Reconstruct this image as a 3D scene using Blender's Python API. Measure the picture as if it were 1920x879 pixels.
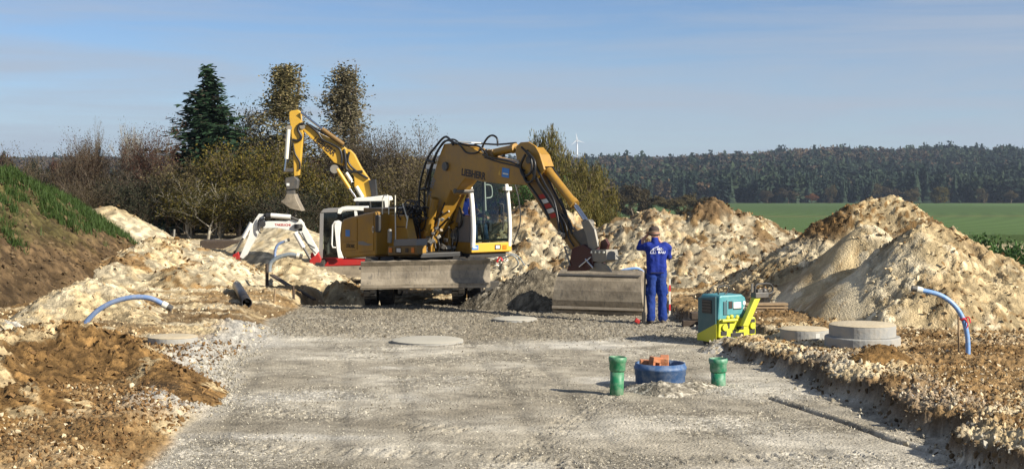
import bpy, bmesh, math, random
import numpy as np
from mathutils import Vector, Matrix, Quaternion, noise as mnoise

random.seed(7); rng = np.random.default_rng(7)
for _o in list(bpy.data.objects): bpy.data.objects.remove(_o)
S = bpy.context.scene
C = S.collection

# ------------------------------------------------------------------ camera
F = 2788.0; HY = 325.0; CX = 960.0; CH = 2.8        # focal length and horizon in photo pixels, eye height in metres
cd = bpy.data.cameras.new('camera'); cam = bpy.data.objects.new('camera', cd); C.objects.link(cam)
cam.location = (0, 0, CH); cam.rotation_euler = (math.radians(90), 0, 0)
cd.sensor_width = 36; cd.lens = 36 * F / 1920
cd.shift_y = -(439.5 - HY) / 1920
cd.clip_start = 0.1; cd.clip_end = 9000
S.camera = cam

# ------------------------------------------------------------------ world, sun, exposure
SUN_EL = 29.0
sdir = Vector((0.86 * math.cos(math.radians(SUN_EL)), -0.51 * math.cos(math.radians(SUN_EL)), math.sin(math.radians(SUN_EL)))).normalized()
w = bpy.data.worlds.new("World"); S.world = w; w.use_nodes = True
nt = w.node_tree; nt.nodes.clear()
out = nt.nodes.new('ShaderNodeOutputWorld'); bg = nt.nodes.new('ShaderNodeBackground')
sky = nt.nodes.new('ShaderNodeTexSky'); sky.sky_type = 'NISHITA'; sky.sun_disc = False
sky.sun_elevation = math.radians(SUN_EL); sky.sun_rotation = math.atan2(sdir.x, sdir.y) % (2 * math.pi)
sky.altitude = 500; sky.air_density = .75; sky.dust_density = .1; sky.ozone_density = 4.0
tc = nt.nodes.new('ShaderNodeTexCoord'); mp = nt.nodes.new('ShaderNodeMapping')
mp.inputs['Scale'].default_value = (1.5, 1.5, 24)
mp.inputs['Rotation'].default_value = (0, math.radians(-2.5), 0)
nz = nt.nodes.new('ShaderNodeTexNoise'); nz.inputs['Scale'].default_value = 1.6; nz.inputs['Detail'].default_value = 9; nz.inputs['Roughness'].default_value = .58; nz.inputs['Distortion'].default_value = .5
cr = nt.nodes.new('ShaderNodeValToRGB'); cr.color_ramp.elements[0].position = .36; cr.color_ramp.elements[1].position = .66
cr.color_ramp.elements[0].color = (0, 0, 0, 1); cr.color_ramp.elements[1].color = (1, 1, 1, 1)
mul = nt.nodes.new('ShaderNodeMath'); mul.operation = 'MULTIPLY'; mul.inputs[1].default_value = .85
mix = nt.nodes.new('ShaderNodeMixRGB'); mix.inputs['Color2'].default_value = (4.0, 4.45, 5.2, 1)
hsv = nt.nodes.new('ShaderNodeMixRGB'); hsv.blend_type = 'MULTIPLY'; hsv.inputs['Fac'].default_value = 1; hsv.inputs['Color2'].default_value = (.86, .88, .93, 1)
L = nt.links
L.new(tc.outputs['Generated'], mp.inputs['Vector']); L.new(mp.outputs['Vector'], nz.inputs['Vector'])
L.new(nz.outputs['Fac'], cr.inputs['Fac']); L.new(cr.outputs['Color'], mul.inputs[0])
L.new(sky.outputs['Color'], hsv.inputs['Color1']); L.new(hsv.outputs['Color'], mix.inputs['Color1'])
L.new(mul.outputs[0], mix.inputs['Fac']); L.new(mix.outputs['Color'], bg.inputs['Color'])
bg.inputs['Strength'].default_value = 0.065
L.new(bg.outputs['Background'], out.inputs['Surface'])
sl = bpy.data.lights.new('sun', 'SUN'); sl.energy = 5.0; sl.angle = math.radians(.5); sl.color = (1, .93, .80)
sun = bpy.data.objects.new('sun', sl); C.objects.link(sun); sun.rotation_euler = sdir.to_track_quat('Z', 'Y').to_euler(); sun.location = (20, -20, 30)
S.view_settings.view_transform = 'Standard'; S.view_settings.look = 'None'; S.view_settings.gamma = 1
S.view_settings.exposure = 0.82
S.render.engine = 'CYCLES'
cy = S.cycles; cy.max_bounces = 6; cy.diffuse_bounces = 2; cy.glossy_bounces = 3; cy.transmission_bounces = 5; cy.transparent_max_bounces = 12; cy.volume_bounces = 0
cy.caustics_reflective = False; cy.caustics_refractive = False; cy.sample_clamp_indirect = 6
try: cy.use_denoising = True
except Exception: pass

# ------------------------------------------------------------------ helpers
def P(px, py, Y):                    # photo pixel at depth Y -> point in the world
    return Vector(((px - CX) * Y / F, Y, CH - (py - HY) * Y / F))
def ray_plane(px, py, o, n):         # where the line of sight through a pixel meets the plane a thing lies in
    d = Vector(((px - CX) / F, 1, -(py - HY) / F)); c = Vector((0, 0, CH))
    return c + d * ((o - c).dot(n) / d.dot(n))
def tag(o, label=None, cat=None, group=None, kind=None):
    if label: o['label'] = label
    if cat: o['category'] = cat
    if group: o['group'] = group
    if kind: o['kind'] = kind
    return o
def empty(name, loc, rz=0.0):
    o = bpy.data.objects.new(name, None); o.empty_display_size = .2; C.objects.link(o)
    o.location = loc; o.rotation_euler = (0, 0, rz); return o
def linkmesh(name, me, mat=None, parent=None):
    o = bpy.data.objects.new(name, me); C.objects.link(o)
    if mat is not None:
        if isinstance(mat, (list, tuple)):
            for m in mat: me.materials.append(m)
        else: me.materials.append(mat)
    if parent is not None: o.parent = parent
    return o
def mesh_np(name, V, Q=None, T=None, smooth=False):
    me = bpy.data.meshes.new(name); V = np.asarray(V, np.float32)
    loops = []; starts = []; tot = 0; n = 0
    if Q is not None and len(Q):
        Q = np.asarray(Q, np.int32); loops.append(Q.ravel()); starts.append(np.arange(len(Q)) * 4); tot = len(Q) * 4; n += len(Q)
    if T is not None and len(T):
        T = np.asarray(T, np.int32); loops.append(T.ravel()); starts.append(np.arange(len(T)) * 3 + tot); n += len(T); tot += len(T) * 3
    me.vertices.add(len(V)); me.vertices.foreach_set('co', V.ravel())
    me.loops.add(tot); me.loops.foreach_set('vertex_index', np.concatenate(loops).astype(np.int32))
    me.polygons.add(n); me.polygons.foreach_set('loop_start', np.concatenate(starts).astype(np.int32))
    me.update(calc_edges=True); me.validate()
    if smooth: me.polygons.foreach_set('use_smooth', np.ones(len(me.polygons), bool))
    return me
def set_attr(me, name, data, typ='FLOAT', dom='POINT'):
    a = me.attributes.new(name, typ, dom)
    data = np.asarray(data, np.float32)
    if typ == 'FLOAT': a.data.foreach_set('value', data.ravel())
    elif typ == 'FLOAT_VECTOR': a.data.foreach_set('vector', data.ravel())
    elif typ == 'FLOAT_COLOR':
        d = np.ones((len(data), 4), np.float32); d[:, :3] = data; a.data.foreach_set('color', d.ravel())

class MB:                            # collects shapes in one thing's own frame and links them as ONE mesh
    def __init__(s, M=None): s.v = []; s.f = []; s.sm = []; s.M = M or Matrix.Identity(4)
    def add(s, vs, fs, smooth=False):
        b = len(s.v); s.v += [s.M @ Vector(v) for v in vs]; s.f += [tuple(i + b for i in f) for f in fs]; s.sm += [smooth] * len(fs)
    def box(s, x0, x1, y0, y1, z0, z1, M=None):
        vs = [Vector((x, y, z)) for x in (x0, x1) for y in (y0, y1) for z in (z0, z1)]
        if M: vs = [M @ v for v in vs]
        s.add(vs, [(0, 1, 3, 2), (4, 6, 7, 5), (0, 4, 5, 1), (2, 3, 7, 6), (0, 2, 6, 4), (1, 5, 7, 3)])
    def prism(s, pts, ext):          # closed polygon of 3-D points pushed along the vector ext
        n = len(pts); pts = [Vector(p) for p in pts]; e = Vector(ext)
        nn = Vector((0, 0, 0))
        for i in range(n): nn += pts[i].cross(pts[(i + 1) % n])
        if nn.dot(e) > 0: pts = pts[::-1]
        vs = pts + [p + e for p in pts]
        s.add(vs, [tuple(range(n)), tuple(range(2 * n - 1, n - 1, -1))] + [(i, i + n, (i + 1) % n + n, (i + 1) % n) for i in range(n)])
    def tube(s, path, r, seg=8, cap=True, smooth=True):
        path = [Vector(p) for p in path]; n = len(path); rs = r if isinstance(r, (list, tuple)) else [r] * n
        vs = []; t0 = (path[1] - path[0]).normalized()
        u = t0.orthogonal().normalized()
        for i, p in enumerate(path):
            t = (path[min(i + 1, n - 1)] - path[max(i - 1, 0)])
            t = t.normalized() if t.length > 1e-9 else t0
            u = (u - t * u.dot(t)); u = u.normalized() if u.length > 1e-6 else t.orthogonal().normalized()
            w_ = t.cross(u)
            for k in range(seg):
                a = 2 * math.pi * k / seg; vs.append(p + (u * math.cos(a) + w_ * math.sin(a)) * rs[i])
        fs = [(i * seg + k, i * seg + (k + 1) % seg, (i + 1) * seg + (k + 1) % seg, (i + 1) * seg + k) for i in range(n - 1) for k in range(seg)]
        s.add(vs, fs, smooth)
        if cap:
            s.add(vs[:seg], [tuple(range(seg - 1, -1, -1))]); s.add(vs[-seg:], [tuple(range(seg))])
    def lathe(s, prof, seg=24, M=None, smooth=True, close=False):   # prof: (radius, z)
        vs = []
        for r, z in prof:
            for k in range(seg):
                a = 2 * math.pi * k / seg; vs.append(Vector((r * math.cos(a), r * math.sin(a), z)))
        if M: vs = [M @ v for v in vs]
        n = len(prof); fs = []
        for i in range(n if close else n - 1):
            j = (i + 1) % n
            for k in range(seg): fs.append((i * seg + k, i * seg + (k + 1) % seg, j * seg + (k + 1) % seg, j * seg + k))
        s.add(vs, fs, smooth)
    def cyl(s, a, b, r, seg=14, r2=None): s.tube([a, b], [r, r if r2 is None else r2], seg)
    def ball(s, c, r, seg=10, sc=(1, 1, 1)):
        M = Matrix.Translation(Vector(c)) @ Matrix.Diagonal((sc[0], sc[1], sc[2], 1))
        s.lathe([(max(1e-4, r * math.sin(math.pi * i / seg)), -r * math.cos(math.pi * i / seg)) for i in range(seg + 1)], seg * 2, M)
    def build(s, name, mat, parent=None, bevel=0.0, wn=True):
        me = bpy.data.meshes.new(name); me.from_pydata([tuple(v) for v in s.v], [], s.f); me.update()
        me.polygons.foreach_set('use_smooth', s.sm)
        o = linkmesh(name, me, mat, parent)
        if bevel:
            b = o.modifiers.new('bevel', 'BEVEL'); b.width = bevel; b.segments = 2; b.limit_method = 'ANGLE'; b.angle_limit = math.radians(38); b.harden_normals = False
        return o
def curvepts(pts, n=6):              # smooth curve through 3-D points
    pts = [Vector(p) for p in pts]; o = []
    for i in range(len(pts) - 1):
        p0 = pts[max(i - 1, 0)]; p1 = pts[i]; p2 = pts[i + 1]; p3 = pts[min(i + 2, len(pts) - 1)]
        for k in range(n):
            t = k / n
            o.append(.5 * ((2 * p1) + (p2 - p0) * t + (2 * p0 - 5 * p1 + 4 * p2 - p3) * t * t + (3 * p1 - p0 - 3 * p2 + p3) * t ** 3))
    o.append(pts[-1]); return o
def text_mesh(name, body, size, mat, M, parent, bold=0.0, depth=.003, sx=1.0, shear=0.0):
    cu = bpy.data.curves.new(name, 'FONT'); cu.body = body; cu.size = size; cu.extrude = depth; cu.offset = bold; cu.align_x = 'CENTER'; cu.align_y = 'CENTER'; cu.shear = shear; cu.resolution_u = 3
    t = bpy.data.objects.new('tmp', cu); C.objects.link(t); bpy.context.view_layer.update()
    me = bpy.data.meshes.new_from_object(t.evaluated_get(bpy.context.evaluated_depsgraph_get())); bpy.data.objects.remove(t)
    me.transform(Matrix.Diagonal((sx, 1, 1, 1))); me.transform(M); me.materials.clear(); me.name = name
    return linkmesh(name, me, mat, parent)

# ------------------------------------------------------------------ vectorised noise
def _h(ix, iy, seed):
    h = (ix.astype(np.int64) * 374761393 + iy.astype(np.int64) * 668265263 + seed * 974711) & 0xffffffff
    h = ((h ^ (h >> 13)) * 1274126177) & 0xffffffff
    h = ((h ^ (h >> 16)) * 2246822519) & 0xffffffff
    return ((h ^ (h >> 15)) & 0xffffff) / float(0x1000000)
def vn(x, y, seed=0):
    ix = np.floor(x); iy = np.floor(y); fx = x - ix; fy = y - iy
    fx = fx * fx * (3 - 2 * fx); fy = fy * fy * (3 - 2 * fy)
    a = _h(ix, iy, seed); b = _h(ix + 1, iy, seed); c = _h(ix, iy + 1, seed); d = _h(ix + 1, iy + 1, seed)
    return (a + (b - a) * fx) * (1 - fy) + (c + (d - c) * fx) * fy
def fbm(x, y, seed=0, o=4, g=.5):
    s = np.zeros_like(x); a = 1; t = 0
    for i in range(o):
        s += a * vn(x * 2 ** i + 13.7 * i, y * 2 ** i - 7.1 * i, seed + i); t += a; a *= g
    return s / t
def clods(x, y, size, seed=0, keep=.8):      # tilted, angular lumps; gives height 0..1 and a random number per lump
    gx = x / size; gy = y / size; ix = np.floor(gx); iy = np.floor(gy)
    best = np.zeros_like(x); bid = np.zeros_like(x)
    for dx in (-1, 0, 1):
        for dy in (-1, 0, 1):
            cx = ix + dx; cy_ = iy + dy
            r1 = _h(cx, cy_, seed); r2 = _h(cx, cy_, seed + 1); r3 = _h(cx, cy_, seed + 2); r4 = _h(cx, cy_, seed + 3); r5 = _h(cx, cy_, seed + 4)
            ux = gx - cx - r1; uy = gy - cy_ - r2
            an = r3 * 6.283; ca = np.cos(an); sa = np.sin(an)
            px = np.abs(ux * ca + uy * sa) * (1.2 + r4); py = np.abs(-ux * sa + uy * ca) * (2.3 - r4)
            d = np.maximum(np.maximum(px, py), (px + py) * .72)
            hh = (1 - d * 1.35) * 1.5 + (ux * (r4 - .5) + uy * (r5 - .5)) * 1.4
            hh = np.minimum(hh, .30 + .40 * r5 + (ux * (r4 - .5) + uy * (r1 - .5)) * .9) * (_h(cx, cy_, seed + 5) < keep)
            m = hh > best; best = np.where(m, hh, best); bid = np.where(m, r5 * .999 + .001, bid)
    return best, bid
def sst(a, b, x): t = np.clip((x - a) / (b - a), 0, 1); return t * t * (3 - 2 * t)
# ------------------------------------------------------------------ materials
def newmat(name):
    m = bpy.data.materials.new(name); m.use_nodes = True; n = m.node_tree; b = n.nodes['Principled BSDF']; return m, n, b
def rgb(c): return (c[0], c[1], c[2], 1)
def simple(name, col, rough=.6, metal=0., spec=.5, grime=.25, gcol=(.22, .17, .11), gs=3.0, bump=.0, low=0.0, scratch=0.0):
    """painted / rubber / concrete surface with blotchy dust and small wear"""
    m, n, b = newmat(name); l = n.links
    t = n.nodes.new('ShaderNodeTexCoord'); z = n.nodes.new('ShaderNodeTexNoise'); z.inputs['Scale'].default_value = gs; z.inputs['Detail'].default_value = 8; z.inputs['Roughness'].default_value = .65
    r = n.nodes.new('ShaderNodeValToRGB'); r.color_ramp.elements[0].position = .42; r.color_ramp.elements[1].position = .75
    k = n.nodes.new('ShaderNodeMath'); k.operation = 'MULTIPLY'; k.inputs[1].default_value = grime
    x = n.nodes.new('ShaderNodeMixRGB'); x.inputs['Color1'].default_value = rgb(col); x.inputs['Color2'].default_value = rgb(gcol)
    l.new(t.outputs['Object'], z.inputs['Vector']); l.new(z.outputs['Fac'], r.inputs['Fac']); l.new(r.outputs['Color'], k.inputs[0]); l.new(k.outputs[0], x.inputs['Fac'])
    last = x.outputs['Color']
    if scratch:
        z2 = n.nodes.new('ShaderNodeTexNoise'); z2.inputs['Scale'].default_value = 26; z2.inputs['Detail'].default_value = 6
        mp_ = n.nodes.new('ShaderNodeMapping'); mp_.inputs['Scale'].default_value = (1, 1, .25); l.new(t.outputs['Object'], mp_.inputs['Vector']); l.new(mp_.outputs['Vector'], z2.inputs['Vector'])
        r2 = n.nodes.new('ShaderNodeValToRGB'); r2.color_ramp.elements[0].position = .58; r2.color_ramp.elements[1].position = .68
        k2 = n.nodes.new('ShaderNodeMath'); k2.operation = 'MULTIPLY'; k2.inputs[1].default_value = scratch
        x2 = n.nodes.new('ShaderNodeMixRGB'); x2.inputs['Color2'].default_value = rgb([c * .35 + .05 for c in gcol])
        l.new(z2.outputs['Fac'], r2.inputs['Fac']); l.new(r2.outputs['Color'], k2.inputs[0]); l.new(k2.outputs[0], x2.inputs['Fac']); l.new(last, x2.inputs['Color1']); last = x2.outputs['Color']
    l.new(last, b.inputs['Base Color'])
    b.inputs['Roughness'].default_value = rough; b.inputs['Metallic'].default_value = metal; b.inputs['Specular IOR Level'].default_value = spec
    if bump:
        z3 = n.nodes.new('ShaderNodeTexNoise'); z3.inputs['Scale'].default_value = 18; z3.inputs['Detail'].default_value = 5; l.new(t.outputs['Object'], z3.inputs['Vector'])
        bu = n.nodes.new('ShaderNodeBump'); bu.inputs['Strength'].default_value = bump; bu.inputs['Distance'].default_value = .02; l.new(z3.outputs['Fac'], bu.inputs['Height']); l.new(bu.outputs['Normal'], b.inputs['Normal'])
    return m
M = {}
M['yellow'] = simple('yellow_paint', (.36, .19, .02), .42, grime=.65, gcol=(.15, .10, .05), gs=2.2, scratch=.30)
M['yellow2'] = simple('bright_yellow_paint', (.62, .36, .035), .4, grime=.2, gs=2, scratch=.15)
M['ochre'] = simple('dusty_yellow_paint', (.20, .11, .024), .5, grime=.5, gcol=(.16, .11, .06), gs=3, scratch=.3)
M['white'] = simple('white_paint', (.78, .77, .72), .4, grime=.25, gcol=(.4, .33, .22), gs=4)
M['cream'] = simple('cream_plastic', (.70, .68, .58), .5, grime=.3)
M['red'] = simple('red_paint', (.42, .02, .02), .4, grime=.25, gcol=(.2, .1, .06))
M['dred'] = simple('dark_red_paint', (.055, .010, .009), .5, grime=.5, gcol=(.06, .04, .03))
M['black'] = simple('black_steel', (.02, .02, .021), .5, grime=.25, gcol=(.09, .07, .05))
M['hose'] = simple('black_rubber_hose', (.012, .012, .013), .42, grime=.15, gcol=(.08, .06, .04))
M['tyre'] = simple('tyre_rubber', (.018, .018, .018), .8, grime=.7, gcol=(.10, .08, .055), gs=6, bump=.4)
M['steel'] = simple('worn_steel', (.33, .28, .21), .48, metal=.25, grime=.75, gcol=(.20, .15, .10), gs=3.5, scratch=.35, bump=.2)
M['bladesteel'] = simple('dirty_blade_steel', (.32, .27, .20), .55, metal=.15, grime=.95, gcol=(.10, .08, .055), gs=2.4, scratch=.55, bump=.35)
M['dsteel'] = simple('dark_grey_steel', (.09, .088, .085), .5, metal=.3, grime=.6, gcol=(.20, .16, .11), gs=7)
M['gsteel'] = simple('grey_cast_steel', (.20, .19, .17), .5, metal=.2, grime=.6, gcol=(.34, .28, .19), gs=6)
M['chrome'] = simple('chrome_rod', (.55, .56, .6), .12, metal=1, grime=.1)
M['grey'] = simple('grey_panel', (.20, .195, .19), .6, grime=.3)
M['orange'] = simple('orange_lens', (.75, .18, .01), .3, grime=.1)
M['lens'] = simple('clear_lens', (.75, .74, .7), .15, grime=.2)
M['redlens'] = simple('red_lens', (.6, .02, .01), .3, grime=.1)
M['blue_sticker'] = simple('blue_sticker', (.04, .20, .55), .4, grime=.1)
M['navy'] = simple('navy_cover', (.012, .02, .05), .6, grime=.3, gcol=(.05, .05, .06))
M['dark'] = simple('dark_print', (.02, .012, .012), .5, grime=.1)
M['redprint'] = simple('red_print', (.5, .03, .02), .5, grime=.1)
M['skin'] = simple('skin', (.52, .27, .18), .5, grime=.1, gcol=(.4, .18, .12))
M['wblue'] = simple('blue_workwear', (.010, .025, .20), .85, grime=.6, gcol=(.03, .05, .26), gs=9, bump=.5, spec=.2)
M['wblue2'] = simple('blue_trouser_cloth', (.010, .032, .18), .9, grime=.7, gcol=(.04, .07, .23), gs=7, bump=.6, spec=.2)
M['wdark'] = simple('dark_navy_cloth', (.008, .010, .03), .9, grime=.3, gcol=(.02, .02, .05))
M['wprint'] = simple('white_print', (.75, .76, .85), .7, grime=.1)
M['cap'] = simple('dark_cap_cloth', (.05, .035, .03), .9, grime=.3, gcol=(.10, .07, .05), gs=30)
M['capband'] = simple('tan_cap_band', (.30, .20, .13), .9, grime=.3)
M['boot'] = simple('dusty_boot', (.06, .05, .045), .8, grime=.6, gcol=(.22, .18, .12), gs=12)
M['jeans'] = simple('blue_jeans', (.03, .07, .16), .9, grime=.4, gcol=(.07, .12, .22), gs=12)
M['green'] = simple('green_pipe_plastic', (.008, .16, .065), .5, grime=.9, gcol=(.26, .34, .24), gs=7)
M['green2'] = simple('dusty_green_pipe', (.012, .17, .08), .5, grime=.9, gcol=(.30, .38, .30), gs=9)
M['bluepl'] = simple('blue_plastic', (.03, .085, .21), .55, grime=.95, gcol=(.22, .26, .34), gs=9)
M['bluehose'] = simple('light_blue_hose', (.13, .28, .58), .4, grime=.5, gcol=(.5, .5, .48), gs=20)
M['bluehose2'] = simple('blue_steel_hose', (.15, .24, .44), .4, grime=.55, gcol=(.5, .47, .42), gs=16)
M['greyhose'] = simple('grey_blue_hose', (.16, .2, .24), .45, grime=.5, gcol=(.4, .38, .3), gs=16)
M['blackpipe'] = simple('black_plastic_pipe', (.018, .018, .024), .38, grime=.35, gcol=(.16, .14, .11), gs=5)
M['concrete'] = simple('pale_concrete', (.36, .34, .30), .9, grime=.7, gcol=(.22, .20, .16), gs=5, bump=.4)
M['concrete2'] = simple('grey_concrete', (.27, .27, .26), .9, grime=.6, gcol=(.42, .36, .27), gs=6, bump=.4)
M['lid'] = simple('dusty_sand_lid', (.50, .42, .29), .95, grime=.6, gcol=(.36, .29, .19), gs=4, bump=.4)
M['whitelid'] = simple('white_dust_lid', (.42, .39, .32), .95, grime=.6, gcol=(.38, .35, .29), gs=4, bump=.4)
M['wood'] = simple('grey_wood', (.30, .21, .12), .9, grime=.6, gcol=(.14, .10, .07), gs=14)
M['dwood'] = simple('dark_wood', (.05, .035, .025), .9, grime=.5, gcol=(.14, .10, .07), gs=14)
M['brick'] = simple('orange_brick', (.42, .15, .065), .95, grime=.7, gcol=(.48, .30, .17), gs=14, bump=.6)
M['teal'] = simple('teal_paint', (.05, .24, .27), .45, grime=.55, gcol=(.20, .34, .34), gs=7)
M['tealdark'] = simple('dark_and_shaded_teal', (.04, .105, .12), .5, grime=.4, gcol=(.10, .15, .15), gs=7)  # on the end cover this is the teal with shade painted in
M['lime'] = simple('lime_yellow_paint', (.50, .50, .035), .4, grime=.3, gcol=(.4, .38, .10), gs=8)
M['reddrib'] = simple('red_tape', (.6, .03, .04), .5, grime=.1)
M['turbine'] = simple('turbine_white', (.8, .8, .8), .5, grime=.0)
M['bark'] = simple('bark', (.13, .10, .07), .95, grime=.6, gcol=(.05, .04, .03), gs=8)
M['barkpale'] = simple('pale_bark', (.34, .31, .25), .95, grime=.6, gcol=(.10, .08, .06), gs=3)
def glassmat():
    m, n, b = newmat('cab_glass'); l = n.links
    b.inputs['Base Color'].default_value = (.02, .03, .03, 1); b.inputs['Roughness'].default_value = .04
    tr = n.nodes.new('ShaderNodeBsdfTransparent'); tr.inputs['Color'].default_value = (.55, .62, .60, 1)
    gl = n.nodes.new('ShaderNodeBsdfGlossy'); gl.inputs['Roughness'].default_value = .03; gl.inputs['Color'].default_value = (.9, .95, 1, 1)
    fr = n.nodes.new('ShaderNodeFresnel'); fr.inputs['IOR'].default_value = 1.5
    mx = n.nodes.new('ShaderNodeMixShader'); l.new(fr.outputs[0], mx.inputs[0]); l.new(tr.outputs[0], mx.inputs[1]); l.new(gl.outputs[0], mx.inputs[2])
    l.new(mx.outputs[0], n.nodes['Material Output'].inputs['Surface']); return m
M['glass'] = glassmat()
def dirtmat(name, fine=.35, rough=.95, fs=38.0):
    """base colour comes from the mesh's own soil attribute, fine grain from noise"""
    m, n, b = newmat(name); l = n.links
    a = n.nodes.new('ShaderNodeAttribute'); a.attribute_name = 'soil'
    t = n.nodes.new('ShaderNodeTexCoord')
    z = n.nodes.new('ShaderNodeTexNoise'); z.inputs['Scale'].default_value = fs; z.inputs['Detail'].default_value = 6; z.inputs['Roughness'].default_value = .7
    l.new(t.outputs['Object'], z.inputs['Vector'])
    mr = n.nodes.new('ShaderNodeMapRange'); mr.inputs['From Min'].default_value = .28; mr.inputs['From Max'].default_value = .72; mr.inputs['To Min'].default_value = 1 - fine; mr.inputs['To Max'].default_value = 1 + fine
    l.new(z.outputs['Fac'], mr.inputs['Value'])
    mu = n.nodes.new('ShaderNodeVectorMath'); mu.operation = 'SCALE'; l.new(a.outputs['Color'], mu.inputs[0]); l.new(mr.outputs['Result'], mu.inputs['Scale'])
    l.new(mu.outputs[0], b.inputs['Base Color']); b.inputs['Roughness'].default_value = rough; b.inputs['Specular IOR Level'].default_value = .15
    z2 = n.nodes.new('ShaderNodeTexNoise'); z2.inputs['Scale'].default_value = fs * .8; z2.inputs['Detail'].default_value = 5; l.new(t.outputs['Object'], z2.inputs['Vector'])
    bu = n.nodes.new('ShaderNodeBump'); bu.inputs['Strength'].default_value = .8; bu.inputs['Distance'].default_value = .035; l.new(z2.outputs['Fac'], bu.inputs['Height']); l.new(bu.outputs['Normal'], b.inputs['Normal'])
    return m
M['soil'] = dirtmat('soil')
def varied(name, cols, rough=.9, trans=0., spec=.2, attr=None):
    """colour picked per instance (or per leaf through an attribute) from a ramp"""
    m, n, b = newmat(name); l = n.links
    if attr: s = n.nodes.new('ShaderNodeAttribute'); s.attribute_name = attr; src = s.outputs['Fac']
    else: s = n.nodes.new('ShaderNodeObjectInfo'); src = s.outputs['Random']
    r = n.nodes.new('ShaderNodeValToRGB'); e = r.color_ramp.elements
    for i, c in enumerate(cols):
        p = i / max(1, len(cols) - 1)
        if i < 2: e[i].position = p; e[i].color = rgb(c)
        else: q = e.new(p); q.color = rgb(c)
    if len(cols) > 2: 
        for i, q in enumerate(e): q.position = i / (len(cols) - 1); q.color = rgb(cols[i])
    l.new(src, r.inputs['Fac']); l.new(r.outputs['Color'], b.inputs['Base Color']); b.inputs['Roughness'].default_value = rough; b.inputs['Specular IOR Level'].default_value = spec
    if trans:
        tl = n.nodes.new('ShaderNodeBsdfTranslucent'); l.new(r.outputs['Color'], tl.inputs['Color'])
        mx = n.nodes.new('ShaderNodeMixShader'); mx.inputs[0].default_value = trans
        l.new(b.outputs[0], mx.inputs[1]); l.new(tl.outputs[0], mx.inputs[2]); l.new(mx.outputs[0], n.nodes['Material Output'].inputs['Surface'])
    return m
M['gravel'] = varied('grey_gravel_stones', [(.13, .11, .08), (.20, .17, .125), (.27, .24, .18), (.40, .36, .29)])
M['roadstone'] = varied('road_chippings', [(.11, .095, .07), (.22, .195, .15), (.35, .31, .24), (.47, .43, .34), (.56, .52, .43)])
M['whitegravel'] = varied('white_gravel_stones', [(.20, .175, .13), (.32, .29, .23), (.46, .425, .35)])
M['edgestone'] = varied('mixed_edge_stones', [(.16, .11, .06), (.30, .23, .14), (.45, .38, .27), (.52, .48, .41)])
M['lime_st'] = varied('limestone_lumps', [(.24, .16, .08), (.42, .32, .18), (.54, .44, .28), (.61, .52, .36)])
M['claylump'] = varied('clay_lumps', [(.08, .046, .02), (.15, .085, .034), (.23, .135, .055)])
M['soillump'] = varied('dark_soil_lumps', [(.06, .04, .022), (.11, .075, .04), (.17, .12, .065)])
M['mixlump'] = varied('mixed_rubble', [(.15, .095, .045), (.34, .24, .12), (.50, .39, .23), (.57, .47, .31), (.61, .53, .38)])
M['grass'] = varied('grass_blades', [(.05, .085, .02), (.09, .15, .032), (.15, .21, .05), (.24, .24, .09), (.34, .30, .16)], .6, .25, attr='v')
# ------------------------------------------------------------------ terrain shape (shared by ground, heaps and everything that stands on it)
LE = ([9, 14.1, 17.9, 21.4, 24.8, 28.4, 31.6, 60], [-3.1, -3.45, -3.6, -4.2, -4.1, -4.55, -4.4, -4.4])
RE = ([9, 12, 14.1, 17.9, 21.4, 22.8, 23.5, 24.0, 25.6, 26.3, 28.4, 31, 60], [5.2, 4.8, 4.5, 4.3, 3.72, 3.2, 3.35, 4.1, 4.1, 3.2, 3.2, 3.3, 3.4])
FAR = ([0, 85, 112, 150, 300, 600, 900], [0, 0, -2.4, -4.1, -6.2, -10.2, -15.0])
CREST = ([-900, 0, 600, 1000, 1150, 1250, 1380, 1500, 1620, 1800, 1920, 2400], [322, 322, 328, 327, 325, 322, 315, 307, 302, 303, 306, 314])
def redge(x, y): return np.interp(y, *RE) + .42 * (vn(y * 1.1, y * 0, 7) - .5) + .18 * (vn(y * 3.1, x * .5, 8) - .5) + .05 * (vn(y * 9, x * 3, 9) - .5)
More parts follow.
